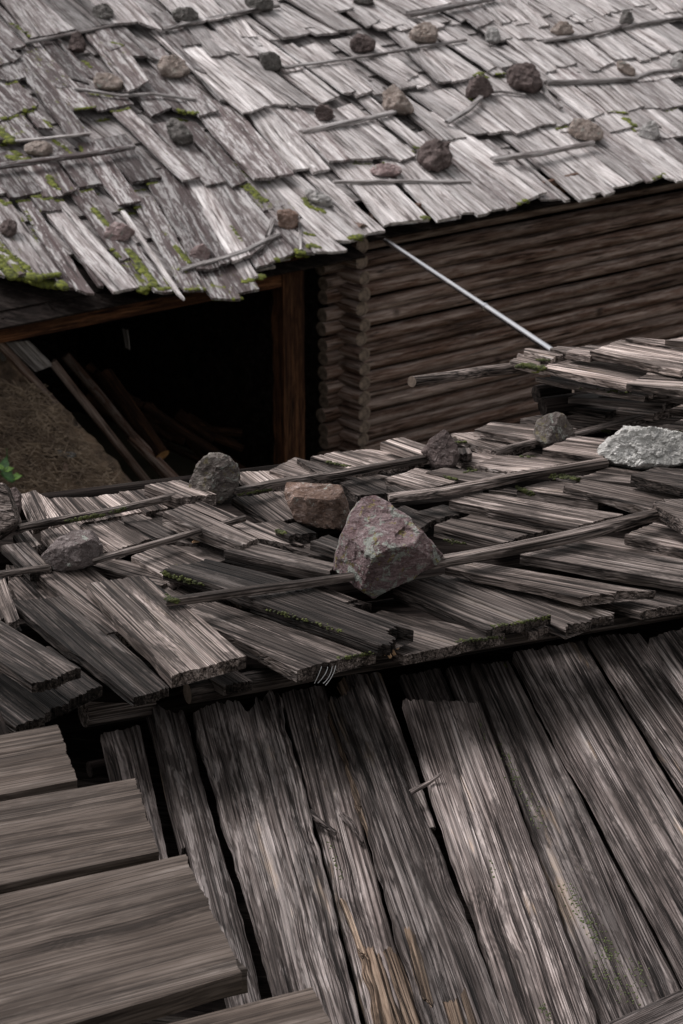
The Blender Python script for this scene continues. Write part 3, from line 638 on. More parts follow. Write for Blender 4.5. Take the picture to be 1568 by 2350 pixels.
# ================================================================== what lies on the far roof
GB = 'weathered laths laid along the far roof to hold its shingles'
def lath(pts, wpx, label, h=.07, mat=None, color=None, fn=cI):
    P = [FAR.at(*fn(*p), h) for p in pts]; k = depth_of(P[0])/F
    return batten('roof_lath', P, wpx*k*1.1, wpx*k*.62, mat or M_far, label, 'lath', GB, up=UF, color=color or (rnd.uniform(.36, .5), rnd.uniform(0, .15), .2, 1), seg=10)
lath([(57, 100), (200, 72), (340, 43)], 8, 'dark thin lath nearest the top left corner, above a purple-brown pointed stone')
lath([(374, 72), (500, 40), (640, 15)], 11, 'dark lath running between the two grey-green stones at the top of the far roof')
lath([(650, 157), (800, 137), (955, 112)], 8, 'thin lath that starts at the square brown stone and runs right')
lath([(930, 114), (1070, 94)], 8, 'short lath between the broad buff stone and the pale ridged stone')
lath([(935, 38), (1040, 18), (1150, -4)], 13, 'broad bent lath leaving the frame at the top edge', h=.09)
lath([(1247, 97), (1345, 83), (1438, 60)], 10, 'lath from the fan-shaped buff stone up to the spiky grey stone')
lath([(1425, 66), (1500, 52), (1600, 38)], 8, 'thin lath in the top right corner, right of the spiky grey stone')
lath([(1255, 192), (1350, 189), (1460, 184)], 12, 'level grey lath right of the biggest dark stone')
lath([(1455, 182), (1500, 166), (1620, 158)], 9, 'thin curved lath ending under the striped stone at the right edge')
lath([(1025, 284), (1070, 258), (1104, 226)], 12, 'short steep lath pointing down-left from the mossy brown stone', h=.10)
lath([(1098, 215), (1150, 211), (1205, 219)], 7, 'small bent stick between the mossy brown stone and the biggest dark stone')
lath([(1238, 190), (1255, 222), (1287, 250)], 12, 'bent strip of wood hanging down from the biggest dark stone', h=.09)
lath([(690, 306), (800, 284), (905, 260)], 13, 'pale flat lath ending under the tan pyramid stone', color=(.62, 0, .05, 1))
lath([(765, 420), (920, 418), (1080, 420)], 9, 'level pale lath beside the flat pink stone near the eave', color=(.58, 0, .05, 1))
lath([(1130, 370), (1240, 355), (1362, 332)], 14, 'grey lath propped clear of the shingles under the angular tan stone', h=.13, color=(.56, 0, .05, 1))
lath([(1503, 319), (1568, 303), (1620, 296)], 5, 'thin twig right of the white fluffy-looking stone')
lath([(-60, 392), (120, 370), (308, 340)], 15, 'broad dark plank-like lath crossing the mossy left part of the far roof', color=(.40, .05, 1, 1), h=.10)
lath([(35, 324), (120, 318), (208, 308)], 8, 'bleached splintery lath above the orange-pink stone', color=(.66, 0, 0, 1), h=.10)
lath([(170, 205), (280, 222), (350, 217), (450, 230)], 8, 'mossy bowed lath below the pinkish crumbly stone', color=(.48, .3, .1, 1), h=.09)
lath([(414, 622), (480, 606), (560, 580), (640, 540)], 12, 'rough mossy stick lying near the eave beside the pink-white stone', color=(.42, .35, .1, 1), h=.10)
lath([(625, 506), (612, 545)], 11, 'short upright splinter of wood left of the square purple stone', color=(.45, .2, 0, 1), h=.09)
lath([(606, 560), (597, 588)], 9, 'stubby mossy chip of wood below the rough stick by the eave', color=(.42, .3, 0, 1), h=.06)
lath([(688, 514), (691, 576)], 7, 'short upright stick right of the square purple stone', color=(.5, .1, 0, 1), h=.09)
def blobpoly(cx, cy, w, h, n_=8, jag=.16, top=1.0, flatb=True):
    P = []; a0 = rnd.uniform(0, .5)
    for k in range(n_):
        a = a0+2*math.pi*k/n_; r = 1+rnd.uniform(-jag, jag)
        x, y = math.cos(a)*w*.5*r, math.sin(a)*h*.5*r
        if y < 0: x *= top
        P.append((cx+x, cy+(min(y, h*.42) if flatb else y)))
    return P
GS = 'stones weighing down the far roof'
def far_stone(cx, cy, w_, h_, mat, label, n_=8, top=1.0, jag=.16, poly=None, rough=.07, color=None):
    P = poly or blobpoly(cx, cy, w_, h_, n_, jag, top)
    ym = max(p[1] for p in P); xm = sum(p[0] for p in P)/len(P); ycm = sum(p[1] for p in P)/len(P)
    z = depth_of(FAR.at(xm, ym-h_*.14, .07)); d = (w_+h_)*.5*z/F*.9
    return rock('stone', CAM+ray(xm, ycm)*(z+d*.15), P, z, d, mat, label, 'stone', GS, sub=4, rough=rough)
fs = far_stone
fs(238, 30, 46, 46, S_grey, 'smooth dark grey-green stone near the top left, above the thin dark lath')
fs(427, 38, 70, 38, S_grey, 'flat grey-green mossy stone at the left end of the second dark lath')
fs(593, 10, 66, 40, S_grey, 'mossy grey stone cut off by the top edge, left of centre')
fs(177, 97, 48, 50, S_brown, 'purple-brown pointed stone just under the left thin lath', top=.7)
fs(248, 190, 70, 46, S_tan, 'pinkish crumbly stone resting on the mossy bowed lath')
fs(397, 158, 66, 60, S_tan, 'tan-grey cracked stone with moss at its foot, at the edge of the silvery shingles')
fs(622, 143, 52, 46, S_grey, 'square brownish stone at the start of a long thin lath', poly=[(597, 125), (622, 120), (640, 128), (648, 152), (636, 165), (610, 163), (598, 148)])
fs(832, 104, 64, 44, S_brown, 'dark speckled jagged stone above the long thin lath', jag=.25)
fs(972, 80, 72, 50, S_tan, 'broad buff stone with a reddish side, at the joint of two laths')
fs(1129, 82, 38, 42, S_white, 'pale ridged stone at the right end of the short lath', top=.8)
fs(1100, 205, 66, 56, S_brown, 'brown stone with yellow moss at the top of the short steep lath', jag=.2)
fs(1203, 182, 82, 70, S_brown, 'biggest dark stone on the far roof, with a pale broken top', poly=[(1163, 168), (1180, 150), (1205, 146), (1228, 152), (1240, 175), (1245, 200), (1228, 215), (1195, 212), (1168, 196)])
fs(912, 232, 72, 68, S_tan, 'tan pyramid stone with a dark face at the end of the pale flat lath', poly=[(880, 215), (895, 197), (912, 196), (938, 232), (950, 246), (945, 262), (918, 263), (882, 255), (878, 240)])
fs(747, 262, 44, 40, S_brown, 'small rough brown stone with a forked top, middle of the far roof', jag=.28)
fs(415, 302, 58, 60, S_grey, 'spiky dark grey stone with moss on its right side', poly=[(388, 272), (398, 270), (420, 285), (440, 308), (446, 325), (420, 335), (396, 325), (384, 300)])
fs(92, 343, 66, 38, S_tan, 'orange-pink stone lying on the broad dark lath at the left')
fs(20, 525, 40, 48, S_brown, 'dark stone at the left edge near the mossy eave')
fs(277, 538, 62, 46, S_pink, 'knobbly lilac-white stone beside the bright strip of moss', jag=.24)
fs(460, 585, 54, 48, S_pink, 'rounded pinkish-white stone touching the rough mossy stick', top=.75)
fs(659, 505, 46, 52, S_red, 'square purple stone above the eave corner', poly=[(637, 483), (668, 481), (682, 487), (684, 520), (664, 531), (640, 522), (638, 500)])
fs(737, 453, 72, 58, S_white, 'crumbly white and orange stone bedded in yellow-green moss', poly=[(703, 425), (735, 430), (748, 448), (772, 457), (768, 474), (740, 476), (712, 462), (702, 446)], rough=.1)
fs(882, 393, 78, 32, S_pink, 'flat pink stone lying above the level pale lath')
fs(999, 358, 78, 76, S_brown, 'large dark brown pitted stone in the middle near the eave', poly=[(960, 352), (975, 330), (996, 321), (1028, 332), (1038, 355), (1032, 382), (1012, 397), (975, 392), (958, 372)], rough=.09)
fs(1343, 300, 78, 56, S_tan, 'angular tan stone above the propped grey lath', poly=[(1306, 292), (1318, 275), (1350, 276), (1370, 290), (1384, 302), (1382, 320), (1358, 328), (1322, 322), (1305, 305)])
fs(1490, 303, 58, 46, S_white, 'white stone with a dark underside near the right edge', top=.8)
fs(1290, 68, 56, 40, S_tan, 'buff stone shaped like a fan, above the right-hand lath', top=.8)
fs(1437, 42, 38, 40, S_grey, 'small spiky grey stone at the meeting of two laths, top right', top=.6)
fs(1437, 155, 50, 42, S_tan, 'long tan stone standing on the level grey lath', poly=[(1418, 138), (1432, 136), (1445, 150), (1458, 155), (1456, 178), (1440, 174), (1418, 156)])
fs(1556, 145, 42, 42, S_white, 'pale striped stone at the right edge', top=.8)
fs(835, 2, 50, 22, S_grey, 'grey stone barely showing at the top edge, right of centre')

# ================================================================== steel pole between the roofs
pA = EAVE+E*((on_wall(893, 556)-W0).dot(E)); pA = on_wall(885, 552, .38); pB = CAM+ray(1275, 811)*21.0
pole = empty('steel_pole', pA, 'shiny steel pole slanting from the far eave down to the near roof', 'pole')
mid_ = CAM+ray(1134, 727)*lerp(depth_of(pA), 21.0, .62)
d_ = (pB-pA).normalized(); pm = pA+d_*((mid_-pA).dot(d_)); pE = pA+d_*min(14.0, (pA.z-.12)/max(.02, -d_.z))
print('pole end', pE, d_)
tube('tube', [pA, pm], .026, .026, M_steel, pole, sides=20, seg=2); tube('tube', [pm, pE], .029, .029, M_steel, pole, sides=20, seg=2)
tube('dark_line', [pA+Vector((-.004, -.026, 0)), pE+Vector((-.004, -.029, 0))], .0045, .0045, M_dark, pole, sides=6, seg=2)  # thin dark line along the viewer's side of the pole
tube('collar', [pm-d_*.02, pm+d_*.02], .033, .033, M_steel, pole, sides=20, seg=1)

# ================================================================== the open bay: bank of earth, poles, firewood
BK = Plane(W0-N*.55, (N*.75+Vector((0, 0, .66))))
V = []; Fc = []
nxg, nyg = 60, 50
for j in range(nyg+1):
    for i in range(nxg+1):
        y = 770+j/nyg*560; xb = (y-778)*.915+16+9*nz(Vector((y*.03, 2, 0))); x = lerp(-800, xb, (i/nxg)**.6)
        p = Plane(BK.at(140, 1040), BK.n).at(x, y)
        p = p+BK.n*(.10*nz(p*1.5)+.05*nz(p*5)+.03*nz(p*14)+.015*nz(p*30) - (.25 if i == nxg else 0))
        V.append(p)
for j in range(nyg):
    for i in range(nxg): Fc.append((j*(nxg+1)+i, j*(nxg+1)+i+1, (j+1)*(nxg+1)+i+1, (j+1)*(nxg+1)+i))
tag(add('earth_bank', V, Fc, M_dirt, smooth=True), kind='structure')
BP = Plane(BK.at(140, 1040), BK.n)
sv = []; sf = []
for k in range(1300):
    y = rnd.uniform(880, 1150); x = rnd.uniform(-40, min(330, (y-790)*.9))
    p = BP.at(x, y, .05+rnd.uniform(0, .05)); a = rnd.gauss(-.35, .6); L = rnd.uniform(.05, .22)
    t = (E*math.cos(a)+BK.n.cross(E)*math.sin(a)+BK.n*rnd.uniform(-.2, .2)).normalized(); s_ = BK.n.cross(t)*rnd.uniform(.002, .006); b = len(sv)
    sv += [p-t*L*.5-s_, p-t*L*.5+s_, p+t*L*.5+s_*.6, p+t*L*.5-s_*.6, p+BK.n*.01]
    sf += [(b, b+1, b+4), (b+1, b+2, b+4), (b+2, b+3, b+4), (b+3, b, b+4)]
tag(add('straw', sv, sf, M_straw), 'dry stalks and litter scattered over the earth bank under the open bay', 'straw', kind='stuff')
for k, (x, y, w_, h_, lab) in enumerate([(160, 1045, 36, 18, 'small pale stone half sunk in the earth bank'), (150, 1075, 14, 26, 'narrow standing chip of stone on the earth bank below the small pale stone'), (135, 1040, 18, 18, 'rounded pebble left of the small pale stone on the earth bank'), (8, 815, 16, 30, 'grey stone at the left edge under the red-brown beam')]):
    P = blobpoly(x, y, w_, h_); z = depth_of(BP.at(x, y, .05)); rock('stone', CAM+ray(x, y)*z, P, z, w_*z/F, S_grey if k != 1 else S_red, lab, 'stone', 'stones on the earth bank', sub=3)
GP = 'poles leaning in the open bay'  # low tones on rear poles and firewood stand in for the bay's shade
def lean(x0, y0, x1, y1, wpx, off0, off1, mat, lab, col=(.7, 0, .1, 1), end=None, h=None, cat='pole', group=GP):
    a = on_wall(x0, y0, off0); b = on_wall(x1, y1, off1); r = wpx*.5*depth_of(b)/F
    return tag(tube('leaning_pole', [a, b], r*1.05, r*.95, mat, sides=12, seg=12, wob=.01, color=col, endmat=end), lab, cat, group)
lean(-10, 778, 330, 1150, 21, .12, .5, M_log, 'longest bare leaning pole, along the edge of the earth bank', (.6, 0, .05, 1))
lean(120, 830, 365, 1140, 20, .0, .45, M_log, 'second leaning pole, parallel to and right of the longest bare one', (.5, 0, .1, 1))
lean(150, 815, 420, 1140, 22, -.35, .3, M_log, 'dark red-brown leaning pole, third from the left', (.25, 0, .8, 1))
lean(240, 860, 372, 1046, 40, -.6, .2, M_beam, 'thick log whose orange sawn end faces out of the bay', (.22, 0, .5, 1), M_cut, cat='log')
lean(330, 930, 600, 1110, 22, -.5, .2, M_beam, 'low dark pole slanting across the back of the bay', (.2, 0, .4, 1))
lean(300, 1000, 440, 1140, 26, .0, .4, M_log, 'short stub of pole at the right foot of the leaning poles', (.6, 0, .4, 1))
P4 = [on_wall(*p, .0) for p in ((10, 785), (62, 780), (118, 836), (78, 852))]
o = plank('plank', P4[0], P4[1], P4[2], P4[3], .03, M_far, None, nx=8, ny=4, color=(.3, 0, 0, 1)); tag(o, 'grey board lying on the poles under the left end of the red-brown beam', 'board')
rr2 = random.Random(5)
for k in range(26):
    x, y = rr2.uniform(180, 470), 0; y = 850+(x-180)*.62+rr2.uniform(-55, 60)
    a = on_wall(x, y, -.7-rr2.random()*.3); dv = (E*rr2.uniform(.4, 1)+N*rr2.uniform(.2, .8)+Vector((0, 0, rr2.uniform(-.8, -.1)))).normalized()
    tag(tube('firewood', [a, a+dv*rr2.uniform(.3, .6)], rr2.uniform(.03, .06), .04, M_beam, sides=6, seg=2, wob=.006, endmat=M_dark, color=(rr2.uniform(.12, .28), 0, .5, 1), smooth=False), 'split log in the dark heap of firewood behind the leaning poles', 'firewood', 'firewood heap in the bay')
tag(batten('rag', [on_wall(285, 755, -.4), on_wall(292, 800, -.4)], .09, .01, M_far, color=(.2, 0, 0, 1)), 'pale grey rag hanging in the dark under the beam', 'rag')
# plant at the left edge
pp = BP.at(20, 1090, .08); plant = empty('green_plant', pp, 'small green leafy plant at the left edge behind the near roof', 'plant')
for k in range(9):
    c = (CAM+ray(rr2.uniform(-14, 38), rr2.uniform(1068, 1104))*(depth_of(pp)-.15)); a = rr2.uniform(0, 6.28); L = rr2.uniform(.09, .15) if k < 5 else .07
    t = (Vector((math.cos(a), math.sin(a)*.5, rr2.uniform(-.1, .6)))).normalized(); s_ = Vector((rr2.uniform(-.3, .3), -.6, 1)).cross(t).normalized()
    prof = [(0, .05), (.2, .5), (.45, .62), (.75, .35), (1, 0)]
    V = []; 
    for (u, ww) in prof:
        V += [c+t*u*L*1.4-s_*ww*L*.7, c+t*u*L*1.4+Vector((0, .3, -.5))*.02, c+t*u*L*1.4+s_*ww*L*.7]
    Fc = []
    for i in range(4):
        for j in range(2): b = i*3+j; Fc.append((b, b+1, b+4, b+3))
    add('leaf', V, Fc, M_leaf if k < 5 else M_leafy, plant, smooth=True)
tube('stem', [pp, pp+Vector((0, -.05, .25))], .006, .004, M_leaf, plant, sides=5, seg=2)

# ================================================================== the near roof of heavy shingles
shed = empty('shed_roof', MID.at(784, 1500, -.4), 'low grey shake roof in the middle, covered with loose split shingles', 'shed')
UM = MID.n
GM = None
def mp(fn, quad, h1=.02, h2=.02, tone=None, moss=0.0, th=.026, rag=.009, skin=0.0, det=1.0, parent=None, name='shingle', plane=None, mat=None, groove=.0011, **kw):
    pl = plane or MID
    TL, TR, BR, BL = [fn(*p) for p in quad]
    a, b = pl.at(*TL, h2+th), pl.at(*TR, h2+th); c, d = pl.at(*BR, h1+th), pl.at(*BL, h1+th)
    L = (c-b).length; W = (b-a).length
    nx = max(10, min(130, int(L*75*det))); ny = max(8, min(110, int(W*(200 if pl is MID else 420)*det)))
    t = tone if tone is not None else rnd.uniform(.5, .95)
    if pl is MID: t = max(.24, .66+(t-.72)*1.6); yq = (quad and (fn(*quad[3])[1]+fn(*quad[2])[1])*.5); t *= 1+.45*max(0.0, min(1.0, (1230-yq)/260))  # tone rises with distance: pale far boards, sunlight on the stack painted in
    return plank(name, a, b, c, d, th, mat or M_mid, parent or shed, nx=nx, ny=ny, rag=rag, ragt=kw.pop('ragt', rag*.6), wob=kw.pop('wob', .005), warp=kw.pop('warp', .007), groove=groove, color=(t, moss, skin, 1), up=pl.n, cup=rnd.uniform(-.003, .004), **kw)
m = mp
# --- far edge, left
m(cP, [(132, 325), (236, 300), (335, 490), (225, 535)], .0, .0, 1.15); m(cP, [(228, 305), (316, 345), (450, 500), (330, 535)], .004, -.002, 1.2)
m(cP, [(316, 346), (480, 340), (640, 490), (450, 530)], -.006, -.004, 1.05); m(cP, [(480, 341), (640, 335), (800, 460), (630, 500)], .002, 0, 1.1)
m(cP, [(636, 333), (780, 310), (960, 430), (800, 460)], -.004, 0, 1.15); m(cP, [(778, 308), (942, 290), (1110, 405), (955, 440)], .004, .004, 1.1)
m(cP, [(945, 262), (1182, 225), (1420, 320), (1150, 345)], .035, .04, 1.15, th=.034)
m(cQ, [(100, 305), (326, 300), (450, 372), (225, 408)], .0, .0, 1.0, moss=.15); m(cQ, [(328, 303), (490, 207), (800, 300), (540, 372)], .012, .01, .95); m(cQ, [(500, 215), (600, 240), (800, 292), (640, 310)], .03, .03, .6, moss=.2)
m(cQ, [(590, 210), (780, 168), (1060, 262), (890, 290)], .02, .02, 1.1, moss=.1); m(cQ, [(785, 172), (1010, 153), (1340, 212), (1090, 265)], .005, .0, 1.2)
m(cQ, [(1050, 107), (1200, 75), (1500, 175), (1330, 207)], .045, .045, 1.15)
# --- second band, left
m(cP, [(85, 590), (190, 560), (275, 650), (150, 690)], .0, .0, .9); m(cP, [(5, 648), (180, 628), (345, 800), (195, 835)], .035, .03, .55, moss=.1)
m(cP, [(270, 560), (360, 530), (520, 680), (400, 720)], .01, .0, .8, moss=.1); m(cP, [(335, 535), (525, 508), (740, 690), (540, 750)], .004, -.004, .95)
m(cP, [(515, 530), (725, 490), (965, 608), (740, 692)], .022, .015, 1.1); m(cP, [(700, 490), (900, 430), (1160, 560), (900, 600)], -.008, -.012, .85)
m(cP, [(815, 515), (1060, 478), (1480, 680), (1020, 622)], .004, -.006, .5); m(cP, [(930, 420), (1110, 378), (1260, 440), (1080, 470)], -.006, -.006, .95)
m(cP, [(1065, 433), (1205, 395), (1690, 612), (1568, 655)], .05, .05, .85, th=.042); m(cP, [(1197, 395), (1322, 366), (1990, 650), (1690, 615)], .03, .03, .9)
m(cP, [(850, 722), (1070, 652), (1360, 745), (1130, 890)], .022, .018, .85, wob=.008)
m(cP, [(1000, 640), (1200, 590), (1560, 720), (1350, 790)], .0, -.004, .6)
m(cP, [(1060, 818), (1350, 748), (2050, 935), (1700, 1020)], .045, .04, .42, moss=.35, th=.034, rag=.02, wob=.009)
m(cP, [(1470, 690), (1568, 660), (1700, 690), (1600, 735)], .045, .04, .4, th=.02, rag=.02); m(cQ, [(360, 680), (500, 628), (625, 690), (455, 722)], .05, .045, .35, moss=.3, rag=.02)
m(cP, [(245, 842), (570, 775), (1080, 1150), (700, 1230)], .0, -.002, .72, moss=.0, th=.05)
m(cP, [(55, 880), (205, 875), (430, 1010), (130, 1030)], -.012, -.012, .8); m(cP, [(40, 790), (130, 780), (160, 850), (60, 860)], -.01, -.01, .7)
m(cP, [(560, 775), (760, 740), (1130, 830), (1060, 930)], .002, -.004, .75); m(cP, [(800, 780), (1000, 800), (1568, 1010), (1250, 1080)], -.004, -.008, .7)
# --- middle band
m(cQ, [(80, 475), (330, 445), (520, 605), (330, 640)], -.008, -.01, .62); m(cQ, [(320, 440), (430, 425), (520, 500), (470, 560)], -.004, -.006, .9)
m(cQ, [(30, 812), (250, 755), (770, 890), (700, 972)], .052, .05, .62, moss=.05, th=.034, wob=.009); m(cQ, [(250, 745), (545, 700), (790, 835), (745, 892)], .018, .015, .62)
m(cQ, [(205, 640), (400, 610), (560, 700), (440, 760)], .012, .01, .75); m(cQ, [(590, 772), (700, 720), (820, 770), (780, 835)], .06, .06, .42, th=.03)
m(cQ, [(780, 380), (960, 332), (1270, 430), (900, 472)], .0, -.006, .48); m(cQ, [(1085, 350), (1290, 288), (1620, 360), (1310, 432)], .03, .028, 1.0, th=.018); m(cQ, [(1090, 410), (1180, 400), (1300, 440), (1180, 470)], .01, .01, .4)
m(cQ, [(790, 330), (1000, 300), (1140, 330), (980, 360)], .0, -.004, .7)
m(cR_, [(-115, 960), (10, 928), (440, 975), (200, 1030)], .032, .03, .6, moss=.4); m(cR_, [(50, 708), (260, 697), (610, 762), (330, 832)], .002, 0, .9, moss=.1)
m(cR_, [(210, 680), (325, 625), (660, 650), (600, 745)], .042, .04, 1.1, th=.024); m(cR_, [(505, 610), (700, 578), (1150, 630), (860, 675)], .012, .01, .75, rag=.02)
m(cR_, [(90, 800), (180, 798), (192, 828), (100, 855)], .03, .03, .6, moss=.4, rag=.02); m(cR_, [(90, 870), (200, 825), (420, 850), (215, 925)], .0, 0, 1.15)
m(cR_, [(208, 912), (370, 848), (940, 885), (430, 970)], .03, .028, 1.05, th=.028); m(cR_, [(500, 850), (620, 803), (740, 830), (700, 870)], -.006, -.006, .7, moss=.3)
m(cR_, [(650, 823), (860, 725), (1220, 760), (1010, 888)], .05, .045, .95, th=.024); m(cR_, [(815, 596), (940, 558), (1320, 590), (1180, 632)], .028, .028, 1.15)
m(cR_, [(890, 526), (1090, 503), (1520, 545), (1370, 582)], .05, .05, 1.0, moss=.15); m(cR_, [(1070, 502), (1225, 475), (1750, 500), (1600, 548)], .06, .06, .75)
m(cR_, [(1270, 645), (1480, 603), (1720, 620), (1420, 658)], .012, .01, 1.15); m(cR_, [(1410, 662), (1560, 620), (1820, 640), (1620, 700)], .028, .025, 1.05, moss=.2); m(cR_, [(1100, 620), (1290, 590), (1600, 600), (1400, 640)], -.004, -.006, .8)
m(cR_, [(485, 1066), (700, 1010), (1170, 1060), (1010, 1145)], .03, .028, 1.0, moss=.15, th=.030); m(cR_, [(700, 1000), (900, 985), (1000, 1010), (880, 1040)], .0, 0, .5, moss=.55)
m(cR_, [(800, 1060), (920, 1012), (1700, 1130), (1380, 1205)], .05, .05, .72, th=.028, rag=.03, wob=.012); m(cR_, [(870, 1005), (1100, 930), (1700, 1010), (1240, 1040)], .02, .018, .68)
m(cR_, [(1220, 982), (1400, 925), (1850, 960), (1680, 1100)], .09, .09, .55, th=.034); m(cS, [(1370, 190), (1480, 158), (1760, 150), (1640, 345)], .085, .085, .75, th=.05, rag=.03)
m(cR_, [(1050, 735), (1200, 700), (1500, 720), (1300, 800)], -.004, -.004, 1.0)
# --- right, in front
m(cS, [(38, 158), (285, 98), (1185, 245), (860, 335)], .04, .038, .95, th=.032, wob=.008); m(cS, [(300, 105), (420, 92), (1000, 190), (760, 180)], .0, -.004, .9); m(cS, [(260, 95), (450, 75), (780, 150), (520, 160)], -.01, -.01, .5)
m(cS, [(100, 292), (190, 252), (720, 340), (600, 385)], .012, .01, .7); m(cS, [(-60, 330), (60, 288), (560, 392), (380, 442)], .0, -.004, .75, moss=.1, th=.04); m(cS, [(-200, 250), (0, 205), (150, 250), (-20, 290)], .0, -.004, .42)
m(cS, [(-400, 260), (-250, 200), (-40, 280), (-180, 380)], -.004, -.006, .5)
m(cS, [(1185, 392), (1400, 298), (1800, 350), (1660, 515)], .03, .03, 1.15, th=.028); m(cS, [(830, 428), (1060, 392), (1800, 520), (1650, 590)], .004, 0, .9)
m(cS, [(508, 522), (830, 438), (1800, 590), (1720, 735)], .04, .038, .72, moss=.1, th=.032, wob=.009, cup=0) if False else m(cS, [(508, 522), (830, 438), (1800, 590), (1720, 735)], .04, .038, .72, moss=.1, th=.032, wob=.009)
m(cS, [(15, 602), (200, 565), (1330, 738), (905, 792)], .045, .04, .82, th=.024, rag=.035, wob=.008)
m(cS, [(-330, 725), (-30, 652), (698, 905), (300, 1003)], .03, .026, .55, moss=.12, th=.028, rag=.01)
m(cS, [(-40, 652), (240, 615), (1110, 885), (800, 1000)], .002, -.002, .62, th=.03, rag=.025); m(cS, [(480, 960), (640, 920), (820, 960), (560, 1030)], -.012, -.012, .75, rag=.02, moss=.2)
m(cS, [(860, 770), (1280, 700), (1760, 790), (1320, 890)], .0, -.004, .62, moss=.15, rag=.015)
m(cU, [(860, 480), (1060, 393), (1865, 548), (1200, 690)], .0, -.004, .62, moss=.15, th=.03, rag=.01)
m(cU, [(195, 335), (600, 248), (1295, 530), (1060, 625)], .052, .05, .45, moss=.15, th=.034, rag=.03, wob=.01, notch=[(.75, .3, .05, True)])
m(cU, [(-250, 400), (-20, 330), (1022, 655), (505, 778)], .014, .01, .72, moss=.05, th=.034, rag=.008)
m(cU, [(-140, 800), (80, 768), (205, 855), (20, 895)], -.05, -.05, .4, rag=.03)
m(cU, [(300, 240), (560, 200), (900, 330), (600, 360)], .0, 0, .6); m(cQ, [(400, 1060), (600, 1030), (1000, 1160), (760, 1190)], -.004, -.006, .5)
# --- left, in front
m(cT, [(48, 232), (490, 200), (1108, 800), (872, 872)], .02, .018, .42, th=.026, rag=.01, wob=.008)
m(cT, [(572, 115), (960, 66), (1610, 590), (1115, 722)], .058, .05, .92, th=.034, rag=.008, wob=.01)
m(cT, [(-330, 400), (-260, 200), (538, 668), (222, 762)], .11, .11, .55, th=.03, rag=.01, wob=.007)
m(cT, [(-330, 700), (330, 520), (672, 782), (100, 1052)], .0, .0, .42, th=.028, rag=.014)
m(cT, [(-50, 110), (38, 90), (128, 362), (62, 385)], .05, .05, .8, th=.022); m(cT, [(-120, 60), (0, 30), (80, 300), (-40, 380)], .03, .03, .55); m(cT, [(-200, 600), (-20, 560), (30, 640), (-60, 660)], .06, .06, .8)
m(cT, [(60, 60), (240, 50), (470, 215), (180, 240)], -.01, -.01, .7)
m(cT, [(-180, 250), (20, 210), (140, 420), (-60, 460)], .0, 0, .45)
# --- raised stack at the right, beyond
m(cR_, [(440, 242), (500, 188), (720, 232), (665, 288)], .20, .20, .9, moss=.6, th=.022, rag=.03); m(cR_, [(484, 200), (580, 186), (720, 222), (640, 240)], .22, .22, 1.15, th=.012)
m(cR_, [(528, 165), (560, 146), (800, 180), (722, 218)], .235, .235, .95, th=.016, rag=.02); m(cR_, [(700, 160), (740, 140), (900, 150), (840, 190)], .23, .23, .7, rag=.02)
m(cR_, [(658, 268), (790, 193), (1560, 300), (1205, 388)], .215, .21, 1.15, th=.022); m(cR_, [(806, 165), (960, 125), (1120, 140), (965, 195)], .25, .25, .8, th=.026)
m(cR_, [(962, 168), (1160, 98), (1800, 200), (1560, 308)], .262, .26, 1.1, th=.026); m(cR_, [(1190, 90), (1250, 80), (1800, 120), (1700, 185)], .285, .285, 1.15, th=.014); m(cR_, [(1450, 100), (1600, 75), (1900, 90), (1800, 130)], .29, .29, 1.1)
m(cR_, [(1195, 393), (1350, 315), (1850, 330), (1640, 445)], .235, .235, .8, th=.022); m(cR_, [(608, 352), (740, 312), (1400, 425), (1290, 475)], .16, .16, .9, moss=.1, th=.014, rag=.03, wob=.01)
m(cR_, [(1010, 470), (1120, 445), (1500, 470), (1400, 500)], .10, .10, .5, rag=.02)
m(cR_, [(820, 470), (980, 440), (1568, 478), (1420, 520)], .10, .10, .45, rag=.02); m(cR_, [(740, 520), (880, 490), (1200, 520), (1060, 570)], .05, .05, .4, rag=.02); m(cR_, [(1300, 440), (1400, 420), (1900, 450), (1800, 500)], .13, .13, .5)
tube('joist', [MID.at(*cR_(850, 436), .10), MID.at(*cR_(1100, 420), .11)], .024, .024, M_mid, shed, sides=12, seg=4, color=(.5, 0, 0, 1), endmat=M_endg)
tube('joist', [MID.at(*cR_(735, 560), .02), MID.at(*cR_(1000, 520), .02)], .022, .022, M_mid, shed, sides=12, seg=4, color=(.5, 0, 0, 1), endmat=M_endg)
# the roof goes on to both sides of the picture
for r_i, (y0, hh_) in enumerate(((1560, .03), (1440, .035), (1320, .04), (1240, .03))):
    for k in range(9):
        x0 = -60-k*78+rnd.uniform(-12, 12); yy = y0+k*15+rnd.uniform(-14, 14)
        mp(cI, [(x0-170, yy-150), (x0-100, yy-165), (x0, yy), (x0-82, yy+16)], hh_, .0, det=.3)
        x0 = 1660+k*84+rnd.uniform(-12, 12); yy = y0-175-k*14+rnd.uniform(-10, 10)
        mp(cI, [(x0-20, yy-110), (x0+60, yy-122), (x0+190, yy), (x0+100, yy+16)], hh_, .0, det=.3)
# joists carrying the raised stack
for k, (a, b) in enumerate([((1230, 905), (1600, 850)), ((1245, 935), (1600, 880)), ((1330, 900), (1700, 930))]):
    tube('joist', [MID.at(*a, .08), MID.at(*b, .09)], .03, .03, M_dark, shed, sides=10, seg=6, wob=.006)
